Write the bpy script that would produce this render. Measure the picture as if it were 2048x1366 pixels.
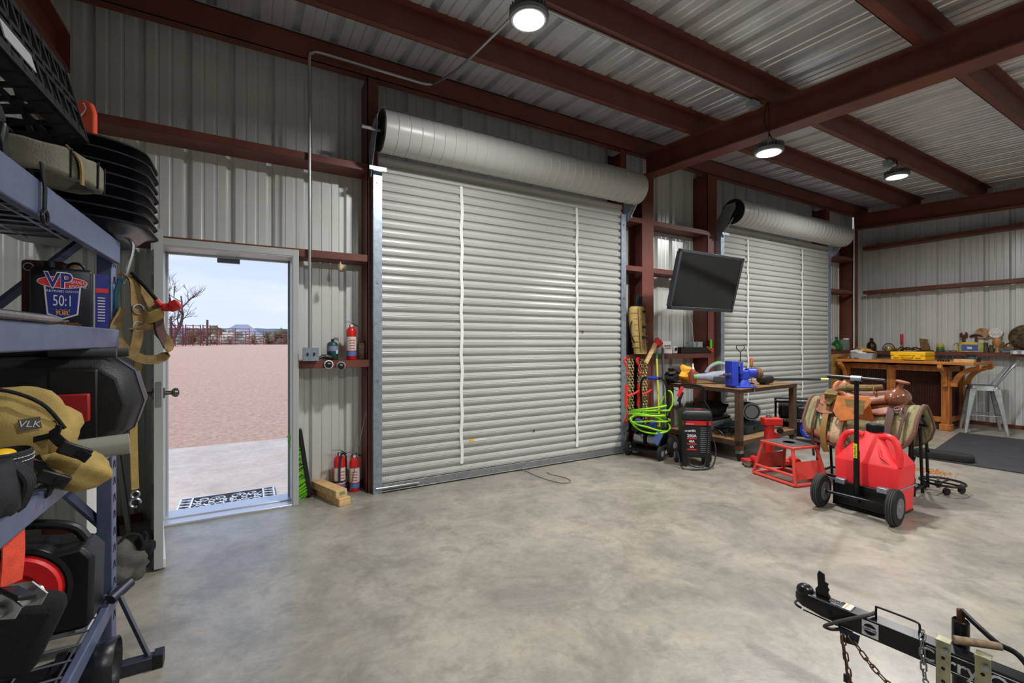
import bpy, math, random
from mathutils import Vector as V, Matrix as Mx, Euler, noise as mnoise
random.seed(7)
for _o in list(bpy.data.objects): bpy.data.objects.remove(_o)
SC = bpy.context.scene
COL = SC.collection
PI = math.pi

# ------------------------------------------------------------------ camera
cam = bpy.data.cameras.new('camera'); cam.lens = 16.0; cam.sensor_width = 36.0; cam.clip_end = 2000
camo = bpy.data.objects.new('camera', cam); COL.objects.link(camo)
camo.location = (0, 0, 1.37); camo.rotation_euler = (PI/2, 0, -math.radians(30.1))
SC.camera = camo

# ------------------------------------------------------------------ colour management
SC.view_settings.view_transform = 'Standard'; SC.view_settings.look = 'None'
SC.view_settings.gamma = 1.0; SC.view_settings.use_curve_mapping = False
SC.view_settings.exposure = 0.0

# ------------------------------------------------------------------ world: pale blue sky with thin streaks of cloud
w = bpy.data.worlds.new('sky'); SC.world = w; w.use_nodes = True
nt = w.node_tree; nt.nodes.clear()
def N(t, **k):
    n = nt.nodes.new(t)
    for a, b in k.items(): setattr(n, a, b)
    return n
tc = N('ShaderNodeTexCoord'); mp = N('ShaderNodeMapping'); mp.inputs['Scale'].default_value = (1.2, 1.2, 7.0)
nz = N('ShaderNodeTexNoise'); nz.inputs['Scale'].default_value = 2.3; nz.inputs['Detail'].default_value = 6
nz.inputs['Roughness'].default_value = .55
rp = N('ShaderNodeValToRGB'); rp.color_ramp.elements[0].position = .42; rp.color_ramp.elements[1].position = .72
sx = N('ShaderNodeSeparateXYZ'); gr = N('ShaderNodeValToRGB')
gr.color_ramp.elements[0].position = 0.0; gr.color_ramp.elements[0].color = (.70, .78, .97, 1)
gr.color_ramp.elements[1].position = .45; gr.color_ramp.elements[1].color = (.33, .52, .95, 1)
mxn = N('ShaderNodeMixRGB'); mxn.inputs[2].default_value = (.80, .85, .98, 1)
bgn = N('ShaderNodeBackground'); bgn.inputs[1].default_value = 1.15; out = N('ShaderNodeOutputWorld')
L = nt.links.new
L(tc.outputs['Generated'], mp.inputs[0]); L(mp.outputs[0], nz.inputs[0]); L(nz.outputs[0], rp.inputs[0])
L(tc.outputs['Generated'], sx.inputs[0]); L(sx.outputs[2], gr.inputs[0])
L(gr.outputs[0], mxn.inputs[1]); L(rp.outputs[0], mxn.inputs[0]); L(mxn.outputs[0], bgn.inputs[0]); L(bgn.outputs[0], out.inputs[0])

# ------------------------------------------------------------------ sun: from the side, high, slightly behind the building
sl = bpy.data.lights.new('sun', 'SUN'); sl.energy = 4.6; sl.angle = math.radians(2.0); sl.color = (1.0, .93, .84)
so = bpy.data.objects.new('sun', sl); COL.objects.link(so)
so.rotation_euler = V((.80, .06, -.72)).to_track_quat('-Z', 'Y').to_euler()
LAMP_W = 72.0       # watts of each high-bay lamp (built further down)

# ------------------------------------------------------------------ materials
def lin(h):
    h = h.lstrip('#'); r = [int(h[i:i+2], 16)/255 for i in (0, 2, 4)]
    return tuple((c/12.92 if c <= .04045 else ((c+.055)/1.055)**2.4) for c in r) + (1,)
MATS = {}
def mat(name, col, rough=.5, metal=0.0, var=0.0, vs=6.0, bump=0.0, bs=60.0, col2=None, spec=.5, coat=0, alpha=1, trans=0, emit=0, vdim=(1,1,1), lo=.35, hi=.65, ior=1.45):
    if name in MATS: return MATS[name]
    m = bpy.data.materials.new(name); m.use_nodes = True; MATS[name] = m
    t = m.node_tree; b = t.nodes['Principled BSDF']; c = lin(col)
    b.inputs['Base Color'].default_value = c; b.inputs['Roughness'].default_value = rough; b.inputs['Metallic'].default_value = metal
    b.inputs['Specular IOR Level'].default_value = spec; b.inputs['Coat Weight'].default_value = coat
    b.inputs['IOR'].default_value = ior
    if trans: b.inputs['Transmission Weight'].default_value = trans
    if alpha < 1: b.inputs['Alpha'].default_value = alpha
    if emit: b.inputs['Emission Color'].default_value = c; b.inputs['Emission Strength'].default_value = emit
    if var or col2 or bump:
        tcn = t.nodes.new('ShaderNodeTexCoord'); mpn = t.nodes.new('ShaderNodeMapping'); mpn.inputs['Scale'].default_value = vdim
        t.links.new(tcn.outputs['Object'], mpn.inputs[0])
    if var or col2:
        n = t.nodes.new('ShaderNodeTexNoise'); n.inputs['Scale'].default_value = vs; n.inputs['Detail'].default_value = 5; n.inputs['Roughness'].default_value = .6
        t.links.new(mpn.outputs[0], n.inputs[0])
        r = t.nodes.new('ShaderNodeValToRGB'); r.color_ramp.elements[0].position = lo; r.color_ramp.elements[1].position = hi
        c2 = lin(col2) if col2 else tuple(min(1, v*(1+var)) for v in c[:3])+(1,)
        c1 = c if col2 else tuple(v*(1-var) for v in c[:3])+(1,)
        r.color_ramp.elements[0].color = c1; r.color_ramp.elements[1].color = c2
        t.links.new(n.outputs[0], r.inputs[0]); t.links.new(r.outputs[0], b.inputs['Base Color'])
    if bump:
        n2 = t.nodes.new('ShaderNodeTexNoise'); n2.inputs['Scale'].default_value = bs; n2.inputs['Detail'].default_value = 3
        t.links.new(mpn.outputs[0], n2.inputs[0]); bn = t.nodes.new('ShaderNodeBump'); bn.inputs['Strength'].default_value = bump; bn.inputs['Distance'].default_value = .01
        t.links.new(n2.outputs[0], bn.inputs['Height']); t.links.new(bn.outputs[0], b.inputs['Normal'])
    return m
IRON = mat('red_primer', '#6a392f', .5, 0, .18, 3, .08, 40)
SHEET = mat('painted_sheet', '#d2d4d0', .3, .15, .04, 1.5, spec=.6)
GALVAL = mat('galvalume', '#d2d4d6', .3, .5, .08, 4)
GALV = mat('galvanised', '#9aa6b2', .4, .7, .15, 25)
CURT = mat('door_curtain', '#b3b4b0', .34, 0, .03, 2, spec=.6)
BLK = mat('black_plastic', '#16171a', .42, 0, .2, 30, .05, 90)
BLKM = mat('black_metal', '#141416', .38, .3, .2, 20)
BLKF = mat('black_fabric', '#17181b', .9, 0, .3, 60, .3, 300)
RUB = mat('black_rubber', '#1d1d1e', .8, 0, .2, 30, .1, 120)
STEEL = mat('bare_steel', '#a9abac', .3, .9, .15, 30)
CHROME = mat('chrome', '#d5d7da', .15, 1)
RED = mat('red_paint', '#c22a25', .4, 0, .12, 12)
REDB = mat('bright_red_plastic', '#e0262b', .45, 0, .08, 10)
EXTR = mat('extinguisher_red', '#d3201c', .3, 0, .06, 8, coat=.3)
WHT = mat('white_paint', '#dcdcda', .45)
WOOD = mat('pine', '#d8b884', .6, 0, 0, 5, .05, 40, col2='#b98f58', vdim=(1, 8, 8))
OAK = mat('cedar', '#c07a3c', .5, 0, 0, 4, .08, 50, col2='#8a4d22', vdim=(6, 1, 6))
KHAKI = mat('khaki_canvas', '#a58d52', .9, 0, .15, 14, .25, 220)
TANW = mat('tan_webbing', '#8d744a', .9, 0, .2, 40, .3, 300)
LEATH = mat('brown_leather', '#8a5236', .45, 0, .22, 18, .1, 120)
LEATD = mat('dark_leather', '#4a2a22', .65, 0, .25, 18, .1, 120)
LEATO = mat('orange_leather', '#b96f35', .5, 0, .2, 14, .1, 100)
BLUE = mat('blue_paint', '#2a3fb0', .4, 0, .12, 14)
GRNH = mat('lime_hose', '#8fd62a', .4)
YEL = mat('yellow_plastic', '#f2c21c', .45, 0, .06, 10)
GRNB = mat('green_glass', '#1d7a35', .1, trans=.55, alpha=1)
GLASS = mat('clear_glass', '#e8eeea', .06, trans=.9)
BRNG = mat('brown_glass', '#3a2415', .15, trans=.2)
DARK = mat('dark_void', '#08080a', .8)
RUST = mat('rusty_iron', '#5a3423', .7, .4, .35, 25, .2, 90)

# ------------------------------------------------------------------ mesh builder
def rotm(e):
    if e is None: return Mx.Identity(3)
    if isinstance(e, Mx): return e.to_3x3()
    return Euler(e).to_matrix()
def frame(d):
    d = V(d).normalized(); up = V((0, 0, 1)) if abs(d.z) < .95 else V((1, 0, 0))
    a = d.cross(up).normalized(); b = a.cross(d).normalized()
    return a, b, d
WCO = {}
class MB:
    def __init__(s): s.v = []; s.f = []
    def add(s, vs, fs):
        o = len(s.v); s.v += [V(p) for p in vs]; s.f += [tuple(i+o for i in f) for f in fs]; return s
    def box(s, c, sz, R=None):
        R = rotm(R); c = V(c); h = V(sz)/2
        vs = [c + R @ V((x*h.x, y*h.y, z*h.z)) for x in (-1, 1) for y in (-1, 1) for z in (-1, 1)]
        return s.add(vs, [(0,1,3,2), (4,6,7,5), (0,4,5,1), (2,3,7,6), (0,2,6,4), (1,5,7,3)])
    def bb(s, a, b):
        a = V(a); b = V(b); return s.box((a+b)/2, b-a)
    def cyl(s, p0, p1, r0, r1=None, n=16, cap=True):
        r1 = r0 if r1 is None else r1; p0 = V(p0); p1 = V(p1); a, b, d = frame(p1-p0); vs = []
        for p, r in ((p0, r0), (p1, r1)):
            for i in range(n):
                t = 2*PI*i/n; vs.append(p + a*(r*math.cos(t)) + b*(r*math.sin(t)))
        fs = [(i, i+n, (i+1) % n+n, (i+1) % n) for i in range(n)]
        if cap: fs += [tuple(range(n)), tuple(range(2*n-1, n-1, -1))]
        return s.add(vs, fs)
    def tube(s, pts, r, n=8, closed=False):
        pts = [V(p) for p in pts]; m = len(pts); rs = r if isinstance(r, (list, tuple)) else [r]*m
        a = None; vs = []
        for i, p in enumerate(pts):
            if closed: d = pts[(i+1) % m]-pts[i-1]
            else: d = pts[min(i+1, m-1)]-pts[max(i-1, 0)]
            d = d.normalized() if d.length > 1e-9 else V((0, 0, 1))
            if a is None: a, b, _ = frame(d)
            else:
                a = a - d*a.dot(d); a = a.normalized() if a.length > 1e-6 else frame(d)[0]; b = d.cross(a)
            b = d.cross(a).normalized()
            for k in range(n):
                t = 2*PI*k/n; vs.append(p + a*(rs[i]*math.cos(t)) + b*(rs[i]*math.sin(t)))
        fs = []
        for i in range(m if closed else m-1):
            j = (i+1) % m
            fs += [(i*n+k, i*n+(k+1) % n, j*n+(k+1) % n, j*n+k) for k in range(n)]
        if not closed: fs += [tuple(range(n-1, -1, -1)), tuple(range((m-1)*n, m*n))]
        return s.add(vs, fs)
    def lathe(s, prof, o=(0, 0, 0), ax=(0, 0, 1), n=24):
        a, b, d = frame(ax); o = V(o); vs = []; m = len(prof)
        for r, z in prof:
            for k in range(n):
                t = 2*PI*k/n; vs.append(o + d*z + a*(r*math.cos(t)) + b*(r*math.sin(t)))
        fs = [(i*n+k, i*n+(k+1) % n, (i+1)*n+(k+1) % n, (i+1)*n+k) for i in range(m-1) for k in range(n)]
        if prof[0][0] > 1e-6: fs.append(tuple(range(n-1, -1, -1)))
        if prof[-1][0] > 1e-6: fs.append(tuple(range((m-1)*n, m*n)))
        return s.add(vs, fs)
    def prism(s, poly, h, o=(0, 0, 0), X=(1, 0, 0), Y=(0, 1, 0)):
        X = V(X).normalized(); Y = V(Y).normalized(); Z = X.cross(Y).normalized(); o = V(o); n = len(poly)
        vs = [o + X*p[0] + Y*p[1] for p in poly] + [o + X*p[0] + Y*p[1] + Z*h for p in poly]
        fs = [tuple(range(n-1, -1, -1)), tuple(range(n, 2*n))] + [(i, (i+1) % n, (i+1) % n+n, i+n) for i in range(n)]
        return s.add(vs, fs)
    def ribbon(s, pts, w, t, side=(0, 1, 0)):
        pts = [V(p) for p in pts]; m = len(pts); vs = []
        for i, p in enumerate(pts):
            d = (pts[min(i+1, m-1)]-pts[max(i-1, 0)]).normalized(); sd = V(side[i] if isinstance(side, list) else side)
            sd = (sd - d*sd.dot(d)); sd = sd.normalized() if sd.length > 1e-6 else frame(d)[0]; nn = d.cross(sd).normalized()
            ww = w[i] if isinstance(w, (list, tuple)) else w
            vs += [p+sd*ww/2+nn*t/2, p-sd*ww/2+nn*t/2, p-sd*ww/2-nn*t/2, p+sd*ww/2-nn*t/2]
        fs = [(i*4+k, i*4+(k+1) % 4, i*4+4+(k+1) % 4, i*4+4+k) for i in range(m-1) for k in range(4)]
        fs += [(3, 2, 1, 0), (m*4-4, m*4-3, m*4-2, m*4-1)]
        return s.add(vs, fs)
    def ell(s, c, r, R=None, n=16, m=10, jit=0):
        R = rotm(R); c = V(c); vs = []
        for i in range(m+1):
            th = PI*i/m
            for k in range(n):
                ph = 2*PI*k/n; u = V((math.sin(th)*math.cos(ph), math.sin(th)*math.sin(ph), math.cos(th)))
                q = 1 + (jit*mnoise.noise(u*1.7+c*9) if jit else 0)
                vs.append(c + R @ V((u.x*r[0]*q, u.y*r[1]*q, u.z*r[2]*q)))
        return s.add(vs, [(i*n+k, (i+1)*n+k, (i+1)*n+(k+1) % n, i*n+(k+1) % n) for i in range(m) for k in range(n)])
    def loft(s, rings, cap=True, closed=True):
        n = len(rings[0]); m = len(rings); vs = [p for r in rings for p in r]
        kk = n if closed else n-1
        fs = [(i*n+k, i*n+(k+1) % n, (i+1)*n+(k+1) % n, (i+1)*n+k) for i in range(m-1) for k in range(kk)]
        if cap and closed: fs += [tuple(range(n-1, -1, -1)), tuple(range((m-1)*n, m*n))]
        return s.add(vs, fs)
    def xf(s, M):
        s.v = [M @ p for p in s.v]; return s
    def mesh(s, name, mt, smooth=35, flat=False):
        me = bpy.data.meshes.new(name); me.from_pydata([tuple(p) for p in s.v], [], s.f); me.validate(); me.update()
        import bmesh
        bm = bmesh.new(); bm.from_mesh(me); bmesh.ops.recalc_face_normals(bm, faces=bm.faces); bm.to_mesh(me); bm.free()
        if not flat:
            me.shade_smooth(); me.set_sharp_from_angle(angle=math.radians(smooth))
        if mt: me.materials.append(mt)
        return me
    def to(s, name, mt, par=None, bev=0, loc=None, rot=None, smooth=35, sub=0, solid=0):
        off = WCO.get(par.name) if par else None
        if off is not None and not loc: s.v = [p-off for p in s.v]
        o = bpy.data.objects.new(name, s.mesh(name, mt, smooth)); COL.objects.link(o)
        if par: o.parent = par
        if off is not None and not loc: WCO[o.name] = off
        if loc: o.location = loc
        if rot: o.rotation_euler = rot
        if solid: md = o.modifiers.new('solid', 'SOLIDIFY'); md.thickness = solid
        if bev:
            md = o.modifiers.new('bev', 'BEVEL'); md.width = bev; md.segments = 2; md.limit_method = 'ANGLE'; md.angle_limit = math.radians(40)
        if sub: md = o.modifiers.new('sub', 'SUBSURF'); md.levels = sub; md.render_levels = sub
        return o
def tag(o, label, cat, group=None):
    o['label'] = label; o['category'] = cat
    if group: o['group'] = group
    return o
def T(name, label, cat, loc=(0, 0, 0), rz=0, group=None, rot=None):
    o = bpy.data.objects.new(name, None); COL.objects.link(o); o.empty_display_size = .1
    o.location = loc; o.rotation_euler = rot if rot else (0, 0, rz)
    return tag(o, label, cat, group)
def TW(name, label, cat, loc, group=None):
    """a thing whose parts are given in room coordinates"""
    o = T(name, label, cat, loc, 0, group); WCO[o.name] = V(loc); return o
def ONE(m, name, mt, label, cat, loc=None, group=None, **k):
    """a thing that is one mesh; given in room coordinates, its origin put at loc"""
    if loc: m.v = [p-V(loc) for p in m.v]
    return tag(m.to(name, mt, None, loc=loc, **k), label, cat, group)
def S(o):
    o['kind'] = 'structure'; return o
def SE(name):
    o = bpy.data.objects.new(name, None); COL.objects.link(o); o.empty_display_size = .1; return S(o)
def copy(o, par=None, loc=None, rot=None):
    c = o.copy(); COL.objects.link(c)
    if par is not None: c.parent = par
    if loc: c.location = loc
    if rot: c.rotation_euler = rot
    for ch in o.children: copy(ch, c)
    return c
def text(body, size, mt, par, loc, rot, name='lettering', align='CENTER', bold=0, sx=1.0, shear=0):
    cu = bpy.data.curves.new(name, 'FONT'); cu.body = body; cu.size = size; cu.align_x = align; cu.align_y = 'CENTER'
    cu.extrude = .0006; cu.offset = bold; cu.shear = shear; cu.resolution_u = 3
    t = bpy.data.objects.new('tmp', cu); COL.objects.link(t)
    dg = bpy.context.evaluated_depsgraph_get(); me = bpy.data.meshes.new_from_object(t.evaluated_get(dg))
    bpy.data.objects.remove(t); bpy.data.curves.remove(cu)
    for p in me.vertices: p.co.x *= sx
    me.materials.clear(); me.materials.append(mt)
    o = bpy.data.objects.new(name, me); COL.objects.link(o); o.parent = par; o.location = loc; o.rotation_euler = rot
    return o
def marks(par, n, mt, x0, x1, z0, z1, y, seed=1):
    """a row of small printed marks, for lettering too small to read"""
    rnd = random.Random(seed); m = MB(); w_ = (x1-x0)/n
    for k in range(n):
        a = x0+k*w_; m.bb((a, y-.0008, z0), (a+w_*rnd.uniform(.55, .85), y, z1-(z1-z0)*rnd.choice((0, .15, .3))))
    return m.to('printed_marks', mt, par)
def arc(c, r, a0, a1, n, X=(1, 0, 0), Y=(0, 0, 1)):
    c = V(c); X = V(X); Y = V(Y)
    return [c + X*(r*math.cos(a0+(a1-a0)*i/n)) + Y*(r*math.sin(a0+(a1-a0)*i/n)) for i in range(n+1)]
def smooth(pts, k=4):
    pts = [V(p) for p in pts]; o = []
    for i in range(len(pts)-1):
        p0 = pts[max(i-1, 0)]; p1 = pts[i]; p2 = pts[i+1]; p3 = pts[min(i+2, len(pts)-1)]
        for j in range(k):
            t = j/k; o.append(.5*((2*p1)+(p2-p0)*t+(2*p0-5*p1+4*p2-p3)*t*t+(3*p1-p0-3*p2+p3)*t**3))
    return o+[pts[-1]]
def rrect(w, h, r, n=4):
    o = []
    for cx, cy, a in ((w/2-r, h/2-r, 0), (-w/2+r, h/2-r, PI/2), (-w/2+r, -h/2+r, PI), (w/2-r, -h/2+r, 1.5*PI)):
        o += [(cx+r*math.cos(a+PI/2*i/n), cy+r*math.sin(a+PI/2*i/n)) for i in range(n+1)]
    return o
# ================================================================== STRUCTURE
def node_floor(name, cA, cB, cC, rough, bump, stain=True, sc=1.0):
    m = bpy.data.materials.new(name); m.use_nodes = True; t = m.node_tree; b = t.nodes['Principled BSDF']; Lk = t.links.new
    tcn = t.nodes.new('ShaderNodeTexCoord')
    def nse(s, d, r, dist=0):
        n = t.nodes.new('ShaderNodeTexNoise'); n.inputs['Scale'].default_value = s*sc; n.inputs['Detail'].default_value = d
        n.inputs['Roughness'].default_value = r; n.inputs['Distortion'].default_value = dist; Lk(tcn.outputs['Object'], n.inputs[0]); return n
    def ramp(src, p0, c0, p1, c1):
        r = t.nodes.new('ShaderNodeValToRGB'); r.color_ramp.elements[0].position = p0; r.color_ramp.elements[0].color = c0
        r.color_ramp.elements[1].position = p1; r.color_ramp.elements[1].color = c1; Lk(src.outputs[0], r.inputs[0]); return r
    a = ramp(nse(1.7, 10, .72, .5), .36, lin(cA), .64, lin(cB))
    f = ramp(nse(16, 8, .78, .7), .35, (.72, .72, .72, 1), .62, (1, 1, 1, 1))
    mul = t.nodes.new('ShaderNodeMixRGB'); mul.blend_type = 'MULTIPLY'; mul.inputs[0].default_value = .75
    Lk(a.outputs[0], mul.inputs[1]); Lk(f.outputs[0], mul.inputs[2]); last = mul
    if stain:
        for (sc_, p0, p1, cc, amt) in ((4.5, .52, .66, cC, .55), (2.6, .60, .68, '#b59a7c', .35), (38, .66, .72, cC, .6)):
            s = ramp(nse(sc_, 7, .7, .3), p0, (0, 0, 0, 1), p1, (amt,)*3+(1,)); mx = t.nodes.new('ShaderNodeMixRGB'); mx.inputs[2].default_value = lin(cc)
            Lk(last.outputs[0], mx.inputs[1]); Lk(s.outputs[0], mx.inputs[0]); last = mx
        s = ramp(nse(.55, 5, .6, .4), .56, (0, 0, 0, 1), .70, (1, 1, 1, 1))
        mx = t.nodes.new('ShaderNodeMixRGB'); mx.inputs[2].default_value = lin(cC); Lk(last.outputs[0], mx.inputs[1])
        ml = t.nodes.new('ShaderNodeMath'); ml.operation = 'MULTIPLY'; ml.inputs[1].default_value = .55; Lk(s.outputs[0], ml.inputs[0]); Lk(ml.outputs[0], mx.inputs[0]); last = mx
    Lk(last.outputs[0], b.inputs['Base Color'])
    rr = ramp(nse(2.2, 6, .6), .3, (rough-.1,)*3+(1,), .7, (rough+.14,)*3+(1,)); Lk(rr.outputs[0], b.inputs['Roughness'])
    bn = t.nodes.new('ShaderNodeBump'); bn.inputs['Strength'].default_value = bump; bn.inputs['Distance'].default_value = .01
    nb = nse(28, 6, .65); Lk(nb.outputs[0], bn.inputs['Height']); Lk(bn.outputs[0], b.inputs['Normal'])
    return m
CONC = node_floor('concrete_floor', '#858177', '#aca699', '#6c675d', .40, .15)
CONC.node_tree.nodes['Principled BSDF'].inputs['Coat Weight'].default_value = .45; CONC.node_tree.nodes['Principled BSDF'].inputs['Coat Roughness'].default_value = .28
CONO = node_floor('concrete_apron', '#a9a19b', '#bdb5ae', '#a8948a', .8, .1)
GRAV = node_floor('gravel', '#a08272', '#cfae9c', '#a98a78', .95, .9, sc=9)

YF = 4.2; YS = 4.45; XR = 10.25; XS = 10.47; XL = -1.25; YB = -6.0
def zt(y): return 3.65 + .0523*(y-2.1)       # top of rafters = underside of purlins
def zr(y): return zt(y) + .2                 # roof sheet

S(MB().bb((XL-.1, YB-.1, -.15), (XS+.1, YS+.05, 0)).to('floor', CONC))

# ---- ribbed sheets
PIT = .2945
def prof(a, b, ph=0.0):
    """R-panel cross-section between a and b: list of (u, depth) with ribs bulging outwards"""
    pts = []; k = math.floor((a-ph)/PIT)-1
    while ph+k*PIT < b+PIT:
        o = ph+k*PIT
        pts += [(o-.036, 0), (o-.018, .04), (o+.018, .04), (o+.036, 0)]
        for q in (.105, .19): pts += [(o+q-.014, 0), (o+q-.006, .006), (o+q+.006, .006), (o+q+.014, 0)]
        k += 1
    pts.sort(); res = [p for p in pts if a < p[0] < b]
    def at(u):
        for (u0, d0), (u1, d1) in zip(pts, pts[1:]):
            if u0 <= u <= u1: return d0+(d1-d0)*(u-u0)/max(u1-u0, 1e-9)
        return 0
    return [(a, at(a))]+res+[(b, at(b))]
def sheet(m, a, b, z0, z1, fn, ph=0):
    """fn(u, depth, z) -> point;  z0/z1 may be functions of u"""
    p = prof(a, b, ph); n = len(p)
    f0 = z0 if callable(z0) else (lambda u: z0); f1 = z1 if callable(z1) else (lambda u: z1)
    vs = [fn(u, d, f0(u)) for u, d in p]+[fn(u, d, f1(u)) for u, d in p]
    m.add(vs, [(i, i+1, n+i+1, n+i) for i in range(n-1)])
def wall(name, a, b, fn, top, openings=(), ph=0):
    root = SE(name); u = a; k = 0
    while u < b-1e-6:
        e = min(u+3*PIT, b); m = MB(); cuts = sorted({u, e} | {c for o in openings for c in o[:2] if u < c < e})
        for c0, c1 in zip(cuts, cuts[1:]):
            op = [o for o in openings if o[0] <= (c0+c1)/2 <= o[1]]
            z0 = op[0][2] if op else 0
            sheet(m, c0, c1, z0, top, fn, ph)
        m.to('wall_panel', SHEET, root, smooth=20); u = e; k += 1
    return root
D1 = (-.60, .36, 2.11); R1 = (.97, 4.02, 2.97); R2 = (5.86, 8.93, 2.97)
wf = wall('wall_front', XL, XS, lambda u, d, z: (u, YS+d, z), zr(YS)+.004, [D1, R1, R2], ph=-1.01)
we = wall('wall_right', YB, YS, lambda u, d, z: (XS+d, u, z), lambda u: zr(u)+.004, ph=.2)
wl = wall('wall_left', YB, YS, lambda u, d, z: (XL-d, u, z), lambda u: zr(u)+.004, ph=.1)
wb = wall('wall_back', XL, XS, lambda u, d, z: (u, YB-d, z), lambda u: zr(YB)+.004)
# ---- roof sheets
ce = SE('ceiling'); u = XL-.05; 
while u < XS:
    m = MB(); e = u+3*PIT
    p = prof(u, e, ph=.05); n = len(p); ys = (YS+.05, YB-.05)
    m.add([(a, ys[0], zr(ys[0])+d*1.2) for a, d in p]+[(a, ys[1], zr(ys[1])+d*1.2) for a, d in p], [(i, i+1, n+i+1, n+i) for i in range(n-1)])
    m.to('roof_panel', GALVAL, ce, smooth=20); u = e
# ---- rafters (I-beams) and purlins (Z)
SL = math.atan(.0523)
def rafter(x, fw, par, y0=YB, y1=YF+.02, depth=.27, zoff=0):
    m = MB()
    for z0, z1, hw in ((-depth, -depth+.014, fw/2), (-.014, 0, fw/2), (-depth+.014, -.014, .006)):
        vs = []
        for y in (y0, y1):
            for xx in (x-hw, x+hw): vs += [(xx, y, zt(y)+z0+zoff), (xx, y, zt(y)+z1+zoff)]
        m.add(vs, [(0,1,3,2), (4,6,7,5), (0,4,5,1), (2,3,7,6), (0,2,6,4), (1,5,7,3)])
    return m.to('rafter', IRON, par)
rafter(4.46, .2, ce); rafter(9.98, .16, ce)
CLIP = mat('clip_steel', '#8d8f92', .4, .8)
for i, y in enumerate((3.39, 2.54, 1.39, .1, -1.3, -2.7, -4.1, -5.4)):
    m = MB(); z = zt(y+.03); a = XL; b = XS-.02
    m.bb((a, y-.0, z), (b, y+.07, z+.006)); m.bb((a, y-.002, z), (b, y+.004, z+.2)); m.bb((a, y-.065, z+.192), (b, y+.004, z+.198))
    m.bb((a, y+.064, z), (b, y+.07, z+.02))
    m.to('purlin', IRON, ce)
    if 0 < y:
        s = MB(); x = XL+.15
        while x < XS-.2:
            s.cyl((x, y+.03, z+.2), (x, y+.03, z+.17), .006, n=6); x += PIT
        o = s.to('roof_screws', CLIP, ce); o['kind'] = 'stuff'
# eave strut on top of the front wall
m = MB(); ze = zt(YF)
m.bb((XL, YF, ze), (XS, YF+.006, ze+.2)); m.bb((XL, YF, ze), (XS, YF+.09, ze+.006)); m.bb((XL, YF, ze+.19), (XS, YF+.09, ze+.197))
m.to('eave_strut', IRON, ce)
MB().bb((XL, YF-.012, ze+.197), (XS, YF+.03, ze+.2035)).to('eave_trim', mat('trim_grey', '#8d9096', .4, .4), ce)
# beam along the top of the left wall
m = MB(); m.bb((-1.20, -1.0, 3.20), (-1.05, 4.2, 3.214)); m.bb((-1.20, -1.0, 3.45), (-1.05, 4.2, 3.464)); m.bb((-1.13, -1.0, 3.21), (-1.12, 4.2, 3.455)); m.bb((-1.2, 4.19, 3.2), (-1.05, 4.2, 3.464))
m.to('side_beam', IRON, wl)
# ---- girts
def girt(par, a, b, z, up, hor='x'):
    m = MB(); f = .064
    if hor == 'x':
        zw = z-f if up else z-.005
        m.bb((a, YF, zw), (b, YS-.002, zw+.005)); m.bb((a, YF, z-f), (b, YF+.005, z))
        if up: m.bb((a, YF+.005, z-.005), (b, YF+.02, z))
    else:
        zw = z-f if up else z-.005
        m.bb((XR, a, zw), (XS-.002, b, zw+.005)); m.bb((XR, a, z-f), (XR+.005, b, z))
    return m.to('girt', IRON, par, bev=.003)
for a, b in ((XL, .93), ): girt(wf, a, b, 2.97, True); 
girt(wf, XL, .93, 2.15, True); girt(wf, .37, .95, 1.205, False)
for a, b in ((4.05, 4.36), (4.565, 5.66), (8.96, 9.9)):
    girt(wf, a, b, 2.945, True); girt(wf, a, b, 2.325, True); girt(wf, a, b, 1.205, False)
for z, up in ((3.193, True), (2.344, True), (1.195, False)): girt(we, YB, YF, z, up, 'y')
# ---- columns and door jambs on the front wall
def col(par, x0, x1, z1, nm='column'):
    xc = (x0+x1)/2; m = MB()
    m.bb((x0, YF, 0), (x1, YF+.012, z1)); m.bb((xc-.006, YF+.012, 0), (xc+.006, YS-.005, z1)); m.bb((x0, YS-.017, 0), (x1, YS-.005, z1))
    return m.to(nm, IRON, par)
col(wf, 4.36, 4.565, 3.50); col(wf, 9.90, 10.06, 3.50)
for x0, x1 in ((.93, 1.02), (4.0, 4.09), (5.66, 5.87), (8.92, 9.03)):
    m = MB(); m.bb((x0, YF+.012, 0), (x1, YF+.02, ze)); xi = x0 if x0 in (.93, 5.66) else x1-.008
    m.bb((xi, YF+.012, 0), (xi+.008, YS, ze)); m.bb((x0, YS-.01, 0), (x1, YS-.002, ze)); m.to('door_jamb', IRON, wf)
for a, b in ((XL, D1[0]-.1), (.42, .93), (4.09, 4.36), (4.565, 5.66), (9.03, 9.9)):
    MB().bb((a, YS-.05, 0), (b, YS, .055)).to('base_angle', IRON, wf)
MB().bb((XS-.05, YB, 0), (XS, YF, .055)).to('base_angle', IRON, we)

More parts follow.
